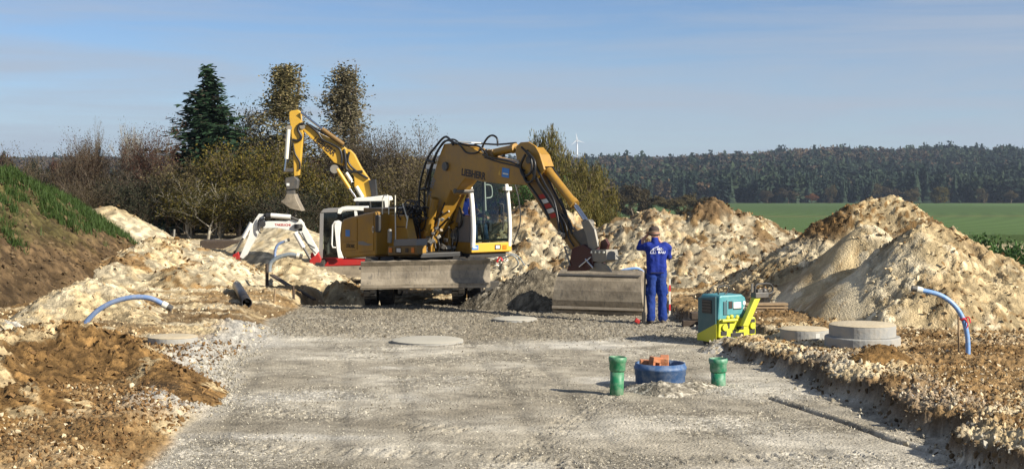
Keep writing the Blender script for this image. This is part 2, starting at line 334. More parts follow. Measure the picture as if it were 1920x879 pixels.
def gz(x, y):
    x = np.asarray(x, float); y = np.asarray(y, float)
    xl = np.interp(y, *LE) + .12 * (vn(y * 1.3, y * 0, 5) - .5) + .05 * (vn(y * 5.3, y * 0, 6) - .5)
    xr = redge(x, y)
    zl = (.17 + .10 * (fbm(x * .5, y * .5, 3) - .5)) * (1 - sst(xl - .75, xl + .05, x))
    rh = np.interp(y, [9, 20, 22.4, 28, 33, 40], [.28, .27, .20, .22, .06, 0])
    rx = x - xr
    zr = rh * (1 + .25 * (fbm(x * .9, y * .9, 9) - .5)) * (.68 * sst(0, .14, rx) + .32 * sst(.05, .6, rx))
    zr = zr + .07 * np.exp(-((rx - .35) / .28) ** 2) * (rh > .1) * fbm(x * 2, y * 2, 31)
    z = zl + zr
    near = sst(31.5, 32.1, y) * (1 - sst(-3.0, -2.7, x)) * sst(-4.7, -4.4, x) * -.42
    low = sst(35.6, 38.5, y) * (-.62 + .34 * sst(58, 70, y)) * sst(-11, -8.5, x)
    z = z * (1 - sst(33, 38, y)) + np.where(y > 35.5, low, 0) + near * (1 - sst(37, 39, y))
    terr = .16 * (np.floor(fbm(x * .12, y * .3, 12) * 5) / 5 - .4) * sst(38, 44, y) * (1 - sst(66, 72, y))
    z = z + terr
    far = np.interp(y, *FAR); side = np.interp(x / np.maximum(y, 1), [-.4, -.05, .12], [0.0, .0, .35]) * sst(44, 80, y) * -1.2
    z = z + far + side * (1 - sst(90, 150, y)) + np.where(y > 84, -.3 * 0, 0)
    # the wooded hill, then a farther ridge
    px = CX + F * x / np.maximum(y, 1.0)
    cz = CH - (np.interp(px, *CREST) - HY) * 1550 / F
    t = np.clip((y - 900) / 650, 0, 1); hill = (cz + 15) * (t * t * (2.2 - 1.2 * t)) + 2.5 * (fbm(x * .008, y * .008, 40) - .5) * sst(900, 1100, y)
    rz = 17.5 + 6 * (fbm(x * .0012, y * .0012, 44, 2) - .5)
    z = z + np.where(y > 900, hill, 0)
    b1 = sst(1600, 2100, y); b2 = sst(2200, 3200, y)
    z = z * (1 - b1) + b1 * (-12 + (rz + 12) * b2) * 1.0
    return z
def g1(x, y): return float(gz(np.array([x]), np.array([y]))[0])
def onground(px, py, dz=0.0, z0=0.0):      # where a line of sight meets the terrain, found by a few steps
    Y = 20.0; z = z0
    for _ in range(25):
        Y = .5 * Y + .5 * F * (CH - z) / max(py - HY, 1); z = g1((px - CX) * Y / F, Y)
    return Vector(((px - CX) * Y / F, Y, z + dz))

PAL = dict(lime=(.56, .435, .25), pale=(.68, .575, .39), ochre=(.26, .15, .055), clay=(.155, .09, .034), soil=(.165, .108, .056), soild=(.09, .06, .035),
           gravel=(.36, .32, .25), gravl=(.53, .485, .40), gravd=(.195, .166, .12), white=(.56, .53, .47), bankg=(.10, .10, .035))
PAL = {k: np.array(v) for k, v in PAL.items()}
def mixc(a, b, t): return a + (b - a) * t[:, None]
def solid(k, n): return np.tile(PAL[k], (n, 1))

def ground_relief(x, y):
    """small-scale relief and the zones of soil on the site floor"""
    xl = np.interp(y, *LE) + .12 * (vn(y * 1.3, y * 0, 5) - .5); xr = redge(x, y)
    n = len(x)
    wob = .7 * (fbm(x * .7, y * .7, 21) - .5)
    road = sst(-.1, .1, x - xl + wob * .4) * (1 - sst(-.02, .12, x - xr)) * (1 - sst(31.5, 32.2, y + wob))
    near = sst(0, 1, (60 - y) / 25)
    n1 = fbm(x * .6, y * .6, 51, 5); n2 = fbm(x * 2.2, y * 2.4, 52, 4); n3 = fbm(x * 9, y * 9, 53, 3)
    loose = sst(24.6, 25.6, y + 1.6 * (fbm(x * .6, y * .9, 54, 3) - .5) + .12 * x) * road
    # road
    c = mixc(solid('gravel', n), solid('gravl', n), np.clip(sst(.38, .66, n1) * .95, 0, 1))
    c = mixc(c, solid('gravd', n), sst(.50, .70, fbm(x * .45 + 5, y * .9, 55, 4)) * .5)
    c = mixc(c, solid('white', n), sst(.56, .72, fbm(x * .5 + 9, y * .7, 56, 5)) * .55 * (1 - loose))
    c = mixc(c, solid('gravd', n), loose * (.45 + .35 * n2))
    n4 = fbm(x * 4.1 + 3, y * 4.7, 59, 3); c = c * (1 + .6 * (n2 - .5) + .55 * (n3 - .5) + .5 * (n4 - .5))[:, None]
    cl, cid = clods(x, y, .055, 60, .75); cl2, cid2 = clods(x, y, .13, 64, .8)
    spots = sst(.50, .62, fbm(x * .9, y * 1.1, 57, 4))
    h = .018 * (n1 - .5) + .012 * (n2 - .5) + (.001 + .004 * spots) * cl * road * near + loose * (.035 * cl2 + .014 * cl + .05 * (n2 - .5))
    c = c * (1 + (cid - .5) * .7 * (.25 + spots * .75))[:, None]
    # tyre and track grooves running across and along
    gr = np.exp(-((np.abs(((x * .92 + .10 * (y - 14) + .3 * n1) % 1.9) - .9) - .35) / .10) ** 2) * sst(.5, .6, fbm(x * .2, y * .25, 58, 2)) * road * (1 - loose)
    h -= .012 * gr; c = c * (1 - .14 * gr)[:, None]
    for (ax, ay, bx_, by_) in ((-2.9, 15.2, .6, 14.6), (.4, 14.3, 3.6, 14.9), (-3.1, 17.6, -.4, 16.2), (-.2, 13.7, 1.5, 20)):     # tread prints of the machines
        L2_ = (bx_ - ax) ** 2 + (by_ - ay) ** 2; t_ = ((x - ax) * (bx_ - ax) + (y - ay) * (by_ - ay)) / L2_; dd = np.abs((x - ax) * (by_ - ay) - (y - ay) * (bx_ - ax)) / math.sqrt(L2_); s_ = t_ * math.sqrt(L2_)
        pat_ = ((s_ / .17) % 1 < .42) * (dd < .17) * (dd > .02) * (t_ > 0) * (t_ < 1) * sst(.38, .5, n2 + .1); h -= .016 * pat_; c = c * (1 - .12 * pat_)[:, None]
    gl = np.interp(y, [9, 14.2, 15.46, 17.5, 19], [4.9, 4.50, 4.03, 3.50, 3.1]); k = np.exp(-((x - gl - .05 * (vn(y * 3, y * 0, 77) - .5)) / .028) ** 2) * (y < 18.6)
    k2 = np.exp(-((x - gl - .10) / .05) ** 2) * (y < 18.6)
    h += -.055 * k + .022 * k2; c = mixc(c, solid('soild', n), np.clip(k * .6, 0, 1))
    # off the road
    big, bid = clods(x, y, .34, 70, .55); mid, mid_id = clods(x, y, .15, 76, .8); sm, sid = clods(x, y, .07, 82, .85)
    off = 1 - road
    farf = 1 - sst(45, 70, y)
    rough = .35 + .65 * sst(.42, .62, fbm(x * .6, y * .8, 59, 3)); left = (x < 0)
    ho = (.06 * big * rough + .05 * mid + .026 * sm + .10 * (fbm(x * 1.3, y * 1.3, 61, 4) - .5)) * (.4 + .6 * farf)
    h = h * road + ho * off
    m = fbm(x * .8 + 3, y * .8, 62, 5)
    co = mixc(solid('lime', n), solid('pale', n), sst(.35, .7, fbm(x * 1.6, y * 2.0, 63, 4)))
    clayk = sst(.46, .60, m) * np.where(left, .8, .85)
    clayk = np.where(left & (y < 21), np.maximum(clayk, sst(-3.9, -4.9, x + .8 * m)), clayk)
    clayk = np.where((~left) & (y < 24) & (y > 17), np.maximum(clayk, .9 * sst(4.4, 5.2, x - .2 * (y - 18) + 1.2 * (m - .5)) * (1 - sst(22, 25, y))), clayk)
    co = mixc(co, solid('ochre', n), clayk)
    co = mixc(co, solid('clay', n), sst(.52, .66, fbm(x * .9, y * 1.4, 65, 4)) * .75)
    # strip of dark soil across the left terrace and flat trodden streaks
    co = mixc(co, solid('clay', n), .85 * sst(25.6, 26.3, y) * (1 - sst(29.6, 30.4, y)) * left * sst(.35, .55, fbm(x * .5, y * 2.5, 66, 4)))
    # crushed stone spilt along both edges
    d1 = np.abs(x - xl + .35 + wob * .5); wl = (1 - sst(.25, .75, d1)) * sst(16, 18, y) * (y < 27); d2 = x - xr - .5 + wob; wr = (1 - sst(.25, .65, np.abs(d2))) * (y < 22)
    co = mixc(co, solid('white', n) * .8, np.clip(wl * .95 + wr * .3 * sst(.42, .58, fbm(x * .8, y * .6, 95, 3)), 0, 1)); c = mixc(c, solid('white', n) * .85, wl * .8 * road)
    farm = sst(36, 44, y); co = mixc(co, mixc(solid('pale', n), solid('lime', n), sst(.4, .7, m)), farm * .75)
    co = mixc(co, solid('clay', n), farm * sst(.55, .62, fbm(x * .12, y * .6, 67, 4)) * .7)
    co = co * (1 + .35 * (bid * .5 + mid_id * .5 - .5) + .35 * (sid - .5) + .3 * (n3 - .5))[:, None]
    # cut faces of the embankment: raw earth, darkened further to paint in their shade
    rx = x - xr; face = np.exp(-((rx - .04) / .13) ** 2) * (y < 30); co = mixc(co, solid('soild', n) * 1.15, np.clip(face * 1.25, 0, .97)); h += face * (.10 * (n2 - .5) + .05 * mid)
    h += wr * .03 * sm
    c = c * road[:, None] + co * off[:, None]
    # beyond the site: pasture, then wood floor
    px = CX + F * x / np.maximum(y, 1)
    meadow = solid('bankg', n) * np.array([.5, .8, .5]); crop = np.tile(np.array([.072, .118, .034]), (n, 1)) * (1 + .5 * (fbm(x * .012, y * .004, 90, 3) - .5))[:, None]
    crop = mixc(crop, np.tile(np.array([.13, .12, .045]), (n, 1)), np.exp(-((y - 330 - .12 * x) / 7) ** 2) * .8)
    crop = mixc(crop, np.tile(np.array([.12, .085, .05]), (n, 1)), np.exp(-((y - 128 - .05 * x) / 6) ** 2) * .8)
    crop = crop * (1 + .10 * np.sin((x + .2 * y) * 1.1) * (y < 400))[:, None]
    f1 = sst(68, 76, y); c = mixc(c, meadow, f1); f2 = sst(95, 105, y); c = mixc(c, crop, f2); f3 = sst(880, 900, y); c = mixc(c, np.tile(np.array([.035, .035, .018]), (n, 1)), f3)
    h = h * (1 - f1) + f1 * .08 * (n2 - .5) * (y < 200)
    return h, np.clip(c, .004, .95)

def build_ground():
    cols = np.concatenate([np.linspace(-760, -120, 50, endpoint=False), np.linspace(-120, 2040, 900, endpoint=False), np.linspace(2040, 2680, 51)])
    rows = np.concatenate([np.linspace(3, 11, 20, endpoint=False), 11 * np.exp(np.linspace(0, math.log(75 / 11), 680, endpoint=False)), 75 * np.exp(np.linspace(0, math.log(8000 / 75), 150))])
    U, Yg = np.meshgrid((cols - CX) / F, rows); X = (U * Yg).ravel(); Yf = Yg.ravel()
    z = gz(X, Yf); h, col = ground_relief(X, Yf)
    nc = len(cols); nr = len(rows); idx = np.arange(nc * nr).reshape(nr, nc)
    Q = np.stack([idx[:-1, :-1], idx[:-1, 1:], idx[1:, 1:], idx[1:, :-1]], -1).reshape(-1, 4)
    me = mesh_np('ground', np.stack([X, Yf, z + h], 1), Q, smooth=False)
    set_attr(me, 'soil', col, 'FLOAT_COLOR')
    return tag(linkmesh('ground', me, M['soil']), kind='structure', label=None)
ground = build_ground()

# ------------------------------------------------------------------ stones and lumps (uncountable: point clouds with real instanced stones)
def hull_stone(seed, n=13, flat=.7):
    r = random.Random(seed); bm = bmesh.new()
    for i in range(n):
        v = Vector((r.gauss(0, 1), r.gauss(0, 1), r.gauss(0, 1))).normalized() * r.uniform(.75, 1.1); bm.verts.new((v.x * .5, v.y * .5 * r.uniform(.8, 1), v.z * .5 * flat))
    res = bmesh.ops.convex_hull(bm, input=bm.verts)
    bmesh.ops.delete(bm, geom=[v for v in bm.verts if not v.link_faces], context='VERTS')
    me = bpy.data.meshes.new('stone'); bm.to_mesh(me); bm.free(); return me
STONES = [hull_stone(i, 12 + i % 4, .55 + .1 * (i % 4)) for i in range(5)]
def gn_scatter(name, pts, scl, rot, meshes, mat, parent=None, kind='stuff', idx=None):
    me = bpy.data.meshes.new(name); me.vertices.add(len(pts)); me.vertices.foreach_set('co', np.asarray(pts, np.float32).ravel())
    set_attr(me, 'rot', rot, 'FLOAT_VECTOR'); set_attr(me, 'scl', scl, 'FLOAT_VECTOR')
    set_attr(me, 'idx', idx if idx is not None else rng.integers(0, len(meshes), len(pts)))
    o = linkmesh(name, me, None, parent); o['kind'] = kind
    g = bpy.data.node_groups.new(name, 'GeometryNodeTree'); g.interface.new_socket('Geometry', in_out='INPUT', socket_type='NodeSocketGeometry'); g.interface.new_socket('Geometry', in_out='OUTPUT', socket_type='NodeSocketGeometry')
    gi = g.nodes.new('NodeGroupInput'); go = g.nodes.new('NodeGroupOutput'); ip = g.nodes.new('GeometryNodeInstanceOnPoints'); jn = g.nodes.new('GeometryNodeJoinGeometry')
    srcs = []
    for i, ms in enumerate(meshes):
        m2 = ms.copy(); m2.materials.clear(); m2.materials.append(mat[i] if isinstance(mat, (list, tuple)) else mat)
        srcs.append(bpy.data.objects.new('stone_shape', m2))
    for s_ in srcs[::-1]:
        oi = g.nodes.new('GeometryNodeObjectInfo'); oi.inputs['Object'].default_value = s_; oi.inputs['As Instance'].default_value = True; g.links.new(oi.outputs['Geometry'], jn.inputs[0])
    def na(nm, t):
        a = g.nodes.new('GeometryNodeInputNamedAttribute'); a.data_type = t; a.inputs['Name'].default_value = nm; return a.outputs['Attribute']
    g.links.new(gi.outputs[0], ip.inputs['Points']); g.links.new(jn.outputs[0], ip.inputs['Instance']); ip.inputs['Pick Instance'].default_value = True
    g.links.new(na('idx', 'FLOAT'), ip.inputs['Instance Index']); g.links.new(na('rot', 'FLOAT_VECTOR'), ip.inputs['Rotation']); g.links.new(na('scl', 'FLOAT_VECTOR'), ip.inputs['Scale'])
    g.links.new(ip.outputs['Instances'], go.inputs[0])
    md = o.modifiers.new('scatter', 'NODES'); md.node_group = g
    return o
def rot3(n): return rng.uniform(0, 6.283, (n, 3))
def ssize(n, a, b, p=2.5): s = a + (b - a) * rng.random(n) ** p; return np.stack([s * rng.uniform(.8, 1.3, n), s * rng.uniform(.7, 1.1, n), s * rng.uniform(.6, 1, n)], 1)
def strew(name, N, x0, x1, y0, y1, maskf, a, b, mat, parent=ground, p=2.5):
    # more per square metre close by, thinning with distance
    y = y0 * np.exp(rng.random(N) * math.log(y1 / y0)); x = x0 + (x1 - x0) * rng.random(N)
    k = maskf(x, y) > rng.random(N); x = x[k]; y = y[k]
    z = gz(x, y) + ground_relief(x, y)[0]
    return gn_scatter(name, np.stack([x, y, z + .005], 1), ssize(len(x), a, b, p), rot3(len(x)), STONES, mat, parent)
def _xl(y): return np.interp(y, *LE)
def _xr(y): return np.interp(y, *RE)
strew('gravel', 80000, -5, 5, 12.5, 26, lambda x, y: (x > _xl(y)) * (x < _xr(y)) * (.22 + .78 * sst(.45, .60, fbm(x * .9, y * 1.1, 57, 4))), .007, .030, M['roadstone'], p=4)
strew('loose_gravel', 30000, -5, 4, 24.6, 31.6, lambda x, y: 1. * (x > _xl(y)) * (x < _xr(y)) * sst(24.6, 25.6, y + .12 * x), .012, .045, M['gravel'])
strew('crushed_stone', 26000, -5.6, -2.9, 14, 27, lambda x, y: .9 * sst(16.5, 18.5, y) * (1 - sst(.05, .5, np.abs(x - _xl(y) + .05))) * sst(.35, .6, fbm(x * .8, y * .8, 94, 3)), .015, .06, M['whitegravel'])
strew('edge_stone', 14000, 3, 7, 12, 24, lambda x, y: (1 - sst(.2, .8, np.abs(x - _xr(y) - .5))) * .9 * sst(.42, .58, fbm(x * .8, y * .6, 95, 3)), .015, .065, M['edgestone'])
strew('fallen_stone', 1600, 3, 5.4, 12, 27, lambda x, y: (1 - sst(.05, .4, np.abs(x - _xr(y) + .12))) * .8, .02, .11, M['whitegravel'])
strew('rubble', 22000, -14, -3.6, 13, 36, lambda x, y: (x < _xl(y) - .1) * (.1 + .7 * sst(.45, .6, fbm(x, y, 91, 3))), .015, .09, M['lime_st'])
strew('clay_crumbs', 26000, -9, -3.4, 12.5, 24, lambda x, y: (x < _xl(y) - .1) * (.35 + .65 * sst(.42, .56, fbm(x * 1.2, y * 1.2, 96, 3))), .012, .085, M['claylump'])
strew('clay_crumbs', 22000, 3.6, 9, 12.5, 28, lambda x, y: (x > _xr(y) + .3) * (.2 + .8 * sst(.45, .58, fbm(x * 1.2, y * 1.2, 97, 3))), .012, .075, M['claylump'])
strew('rubble', 30000, 3.3, 11, 12, 36, lambda x, y: (x > _xr(y) + .15) * (.1 + .8 * sst(.42, .6, fbm(x, y, 92, 3))), .015, .08, M['mixlump'])
strew('rubble', 9000, -14, 12, 36, 62, lambda x, y: (.05 + .9 * sst(.5, .62, fbm(x * .6, y * .6, 93, 3))), .04, .18, M['lime_st'])

strew('soil_crumbs', 12000, 2.8, 5.6, 11.5, 30, lambda x, y: (1 - sst(.0, .16, np.abs(x - redge(x, y) - .06))), .015, .10, M['soillump'])
# ------------------------------------------------------------------ heaps of spoil
def heap(name, label, crests, cols, res=.05, slope=.65, big=.10, mid=.06, csize=.32, seed=100, group=None, rnd=.25, lumps=None, lumpn=0, lsz=(.04, .22), smoothf=None, cat='spoil heap', colfn=None, foot=0.0, stretch=1.0):
    segs = []; xs = []; ys = []
    for cr_ in crests:
        w = [(P(c[0], c[1], c[2]), (c[3] if len(c) > 3 else slope)) for c in cr_]
        if len(w) == 1: w = w * 2
        for a, b in zip(w[:-1], w[1:]): segs.append((a, b))
        for q, k in w:
            r = (q.z - min(g1(q.x, q.y), q.z)) / k + .8; xs += [q.x - r, q.x + r]; ys += [q.y - r, q.y + r]
    X, Y = np.meshgrid(np.arange(min(xs), max(xs), res), np.arange(min(ys), max(ys), res)); sh = X.shape; x = X.ravel(); y = Y.ravel()
    wx = x + .35 * (fbm(x * .9, y * .9, seed, 3) - .5); wy = y + .35 * (fbm(x * .9 + 9, y * .9, seed + 1, 3) - .5)
    z = np.full(len(x), -9.0)
    for (a, ka), (b, kb) in segs:
        d = b.xy - a.xy; L2 = max(d.length_squared, 1e-6); t = np.clip(((wx - a.x) * d.x + (wy - a.y) * d.y) / L2, 0, 1)
        dd = np.hypot(wx - a.x - t * d.x, wy - a.y - t * d.y); kk = ka + (kb - ka) * t
        zz = a.z + (b.z - a.z) * t - kk * (np.sqrt(dd * dd + rnd * rnd) - rnd)
        # soft union
        z = np.maximum(z, zz) + .06 * np.exp(-np.abs(z - zz) / .12)
    g = gz(x, y); up = np.clip((z - g) / .25, 0, 1)
    q1 = x + csize * 1.1 * (fbm(x / csize, y / csize, seed + 11, 3) - .5); q2 = y + csize * 1.1 * (fbm(x / csize + 5, y / csize, seed + 12, 3) - .5)
    b1, i1 = clods(q1, q2 * stretch, csize, seed + 10, .8); b2, i2 = clods(q1, q2, csize * .45, seed + 20, .85); b3, i3 = clods(x, y, csize * .2, seed + 30, .85)
    rid = 1 - np.abs(2 * fbm(q1 / csize * .55, q2 / csize * .55, seed + 15, 4, .55) - 1) * 2.2; b1 = .55 * b1 + .75 * rid
    n1 = fbm(x * 1.1, y * 1.1, seed + 40, 4); n1_ = n1; sm = np.ones_like(x) if smoothf is None else smoothf(x, y, n1)
    b4, i4 = clods(x + .05 * n1_, y, max(csize * .3, res * 2.6), seed + 35, .8); b3 = b3 + 1.1 * b4 * (.35 + n1_)
    h = up * sm * (big * b1 + 1.2 * mid * b2 + .3 * mid * b3 + .5 * big * (n1 - .5)) + up * .10 * (n1 - .5)
    zt = z + h
    n2 = fbm(x * .8, y * .8, seed + 50, 4); n3 = fbm(x * 6, y * 6, seed + 60, 3); n = len(x)
    if colfn: c = colfn(x, y, zt, g, n1, n2, i1, i2)
    else:
        c = mixc(solid(cols[0], n), solid(cols[1], n), sst(.38, .62, n2 + .25 * (i1 - .5)))
        if len(cols) > 2: c = mixc(c, solid(cols[2], n), sst(.50, .62, fbm(x * 1.3, y * 1.3, seed + 70, 4) + .22 * (i2 - .5)) * .9)
    c = np.clip(c * (1 + (.4 * (i1 - .5) + .4 * (i2 - .5) + .45 * (i4 - .5)) * (.3 + .7 * sm) + .35 * (n3 - .5))[:, None], .004, .9)
    keep = (zt > g - .12).reshape(sh); idx = np.arange(n).reshape(sh)
    kq = keep[:-1, :-1] | keep[:-1, 1:] | keep[1:, 1:] | keep[1:, :-1]
    Q = np.stack([idx[:-1, :-1], idx[:-1, 1:], idx[1:, 1:], idx[1:, :-1]], -1)[kq]
    used = np.unique(Q); rm = np.zeros(n, np.int64); rm[used] = np.arange(len(used)); Q = rm[Q]
    V = np.stack([x, y, zt], 1)[used]
    me = mesh_np(name, V, Q); set_attr(me, 'soil', c[used], 'FLOAT_COLOR')
    o = tag(linkmesh(name, me, M['soil']), label, cat, group)
    if lumps and lumpn:
      for lm_, cond, nl in ((lumps, c[:, 0] > .36, lumpn), ('claylump', (c[:, 0] <= .36) & (c[:, 0] > c[:, 2] * 2.0), int(lumpn * .5))) if lumps in ('lime_st', 'mixlump') else ((lumps, c[:, 0] > 0, lumpn),):
        top = np.where((zt > g + .02) & (sm > .3) & cond)[0]
        if len(top) < 200: continue
        lumpn = int(min(nl, len(top) * .25 + 50)); pick = rng.choice(top, lumpn)
        jx = x[pick] + rng.normal(0, res, lumpn); jy = y[pick] + rng.normal(0, res, lumpn)
        gn_scatter('lump', np.stack([jx, jy, zt[pick]], 1), ssize(lumpn, lsz[0] * .7, lsz[1] * .62, 3.2) * np.array([1.2, 1.0, .68]), np.stack([rng.normal(0, .6, lumpn), rng.normal(0, .6, lumpn), rng.uniform(0, 6.28, lumpn)], 1), STONES, M[lm_], o)
    o['_h'] = 0; del o['_h']
    return o, (x, y, zt, g, n1, n2)

# grassy topsoil bank on the left
def bankcol(x, y, z, g, n1, n2, i1, i2):
    n = len(x); c = mixc(solid('soil', n) * .85, solid('soil', n) * 1.15, sst(.35, .65, n2)) * .75; c = mixc(c, solid('clay', n) * .8, .5 * sst(.5, .7, n1) + 0 * x)
    gk = sst(-.55, .15, z - (1.55 - .0 * x) + 1.6 * (n1 - .5) - .30 * (x + 9.5) * -1 * .25)
    return mixc(c, solid('bankg', n), gk * .6)
bank, bankd = heap('earth_bank', 'high brown earth bank with green grass along its top, at the left edge', [[(-620, 235, 26), (-330, 285, 30), (-130, 318, 33), (10, 338, 36), (60, 357, 38), (110, 381, 40), (160, 412, 42.5), (200, 440, 44.5), (245, 475, 47)]],
    ('soil', 'clay'), res=.055, slope=.80, big=.10, mid=.08, csize=.36, seed=200, colfn=bankcol, lumps='soillump', lumpn=16000, lsz=(.04, .24), cat='earth bank')
heap('sand_heap', 'pale sand heap behind the end of the grassy bank', [[(175, 402, 50), (200, 393, 50), (225, 402, 50), (260, 424, 50), (292, 440, 50)]], ('pale', 'lime'), res=.10, slope=.6, big=.10, mid=.06, seed=230, lumps='lime_st', lumpn=500)
heap('earth_heap', 'small dark earth mound between the grassy bank and the pale rubble', [[(262, 462, 44), (310, 452, 44)]], ('clay', 'soil'), res=.08, slope=.6, big=.10, mid=.06, seed=235)
heap('rubble_heap', 'wide pale limestone rubble heap at the foot of the grassy bank', [[(205, 508, 34), (240, 484, 35.5), (290, 458, 37.5), (330, 458, 38), (375, 474, 38), (415, 497, 37)], [(340, 505, 34.5), (400, 520, 34.5)]],
    ('pale', 'lime', 'ochre'), res=.05, slope=.50, big=.12, mid=.06, csize=.45, seed=240, lumps='lime_st', lumpn=8000, lsz=(.03, .24))
heap('rubble_heap', 'pale limestone heap behind the blue hose arching out of the ground on the left', [[(30, 612, 26), (75, 588, 26.5), (120, 560, 27), (178, 536, 27.6), (205, 556, 27.6), (250, 590, 26.6), (300, 618, 25.6)], [(110, 610, 25), (200, 612, 25)]],
    ('pale', 'lime', 'lime'), res=.04, slope=.55, big=.09, mid=.05, csize=.26, seed=260, lumps='lime_st', lumpn=9000, lsz=(.02, .13))
heap('rubble_heap', 'small whitish rubble pile at the left edge, above the brown clay', [[(-180, 600, 22.4), (-60, 592, 22.6), (10, 616, 22.8), (45, 640, 22.6)]], ('white', 'pale', 'lime'), res=.04, slope=.6, big=.08, mid=.05, csize=.24, seed=270, lumps='lime_st', lumpn=1500, lsz=(.03, .15))
def claycol(x, y, z, g, n1, n2, i1, i2):
    n = len(x); c = mixc(solid('clay', n) * 1.15, solid('ochre', n) * .95, sst(.35, .62, n2 + .3 * (i1 - .5))); c = mixc(c, solid('soil', n), .7 * sst(.55, .66, n1))
    return mixc(c, solid('lime', n), sst(.60, .66, fbm(x * 2.1, y * 2.1, 299, 4)) * .8)
heap('clay_heap', 'large brown clay heap in the left foreground', [[(-260, 640, 17.5), (-60, 648, 18.6), (50, 640, 19.3), (120, 628, 19.8), (175, 642, 20), (230, 668, 19.8), (290, 700, 19), (330, 735, 18)], [(-200, 735, 16), (40, 740, 16.6), (150, 760, 16.8), (250, 790, 16.6)]],
    ('clay', 'ochre'), res=.03, slope=.5, big=.10, mid=.06, csize=.22, seed=280, colfn=claycol, lumps='claylump', lumpn=13000, lsz=(.02, .17))
def mound(x, y, n1): return .25 + 0 * x
heap('gravel_mound', 'mound of grey gravel pushed up beside the excavator bucket', [[(885, 562, 31), (930, 540, 31), (975, 520, 31), (1000, 509, 31), (1022, 507, 31)]], ('gravd', 'gravel'), res=.04, slope=.8, big=.035, mid=.05, csize=.16, seed=300, lumps='gravel', lumpn=6000, lsz=(.02, .09), rnd=.12)
heap('sand_heap', 'low pale sand block beneath the white mini excavator', [[(606, 556, 36), (640, 540, 36.3), (664, 550, 36)]], ('lime', 'pale', 'ochre'), res=.05, slope=.9, big=.16, mid=.07, csize=.35, seed=310, lumps='lime_st', lumpn=700)
heap('sand_heap', 'smooth pale sand heap behind the white mini excavator boom', [[(440, 452, 56), (480, 440, 56), (515, 425, 56), (555, 425, 56), (600, 448, 56)]], ('pale', 'lime'), res=.10, slope=.5, big=.04, mid=.03, seed=320)
heap('sand_heap', 'low sand heap just behind the bent grey hose', [[(500, 500, 42), (540, 490, 42), (580, 500, 42)]], ('lime', 'pale'), res=.07, slope=.55, big=.08, mid=.05, seed=325, lumps='lime_st', lumpn=500)
def rubcol(x, y, z, g, n1, n2, i1, i2):
    n = len(x); c = mixc(solid('pale', n), solid('lime', n), sst(.3, .6, i1)); c = mixc(c, solid('ochre', n), .6 * sst(.52, .64, n2 + .35 * (i2 - .5)))
    c = mixc(c, solid('clay', n), sst(.49, .58, n1 + .3 * (i1 - .5)) * .85)
    c = mixc(c, solid('soild', n) * 1.4, sst(.72, .9, i2) * .55)
    px = CX + F * x / y; k = sst(-25, 25, z * 0 + px - 1400 - 40 * (n1 - .5)) * (y > 39.5); top = sst(1.45, 1.75, z + .5 * (n1 - .5)) * sst(1280, 1320, px) * (1 - sst(1350, 1390, px))
    return mixc(c, solid('soil', n) * 1.2, np.clip(k * .85 * sst(.42, .55, n2) + top * .9, 0, 1))
heap('rubble_heap', 'limestone rubble heap behind the stick of the large excavator', [[(930, 470, 44), (965, 425, 45), (1005, 394, 46), (1040, 400, 46), (1090, 430, 45)], [(1000, 455, 43), (1060, 470, 43)]], ('pale', 'lime', 'ochre'), res=.055, slope=.55, big=.20, mid=.12, csize=.5, seed=340, colfn=rubcol, lumps='mixlump', lumpn=7000, lsz=(.03, .30))
heap('rubble_heap', 'broad heap of limestone slabs and brown earth behind the man in blue', [[(1105, 482, 43), (1130, 446, 43), (1178, 422, 43), (1225, 402, 43), (1262, 414, 43), (1300, 416, 43), (1332, 388, 43, .9), (1350, 394, 43, .9), (1375, 416, 43), (1400, 414, 43), (1450, 430, 43.5), (1510, 462, 43), (1550, 496, 42)], [(1200, 460, 40.5), (1300, 470, 40), (1400, 455, 40.5)]],
    ('pale', 'lime', 'ochre'), res=.045, slope=.58, big=.17, mid=.10, csize=.5, seed=350, colfn=rubcol, lumps='mixlump', lumpn=20000, lsz=(.03, .22))
def pcol(x, y, z, g, n1, n2, i1, i2):
    n = len(x); c = mixc(solid('lime', n), solid('pale', n) * .97, sst(.35, .62, n2 + .2 * (i1 - .5))); c = mixc(c, solid('ochre', n), .45 * sst(.53, .64, n1 + .2 * (i2 - .5)))
    k = sst(29.4, 30.2, y + .6 * (n1 - .5)) * sst(1.3, 1.65, z + .4 * (n2 - .5)); px = CX + F * x / y
    r = sst(1790, 1900, px + 60 * (n1 - .5)) * .6
    return mixc(c, solid('clay', n) * 1.15, np.clip(k * .95 * sst(.3, .4, n2 + .3 * (i2 - .5)) + r * sst(.35, .5, n2 + .3 * (i2 - .5)), 0, 1))
def psm(x, y, n1):
    px = CX + F * x / y; fl = sst(1440, 1470, px) * (1 - sst(1600, 1630, px)) * (y < 29.6); return np.clip(.62 + .38 * sst(.40, .55, n1) - .95 * fl * sst(.25, .45, n1 + .1), .04, 1)
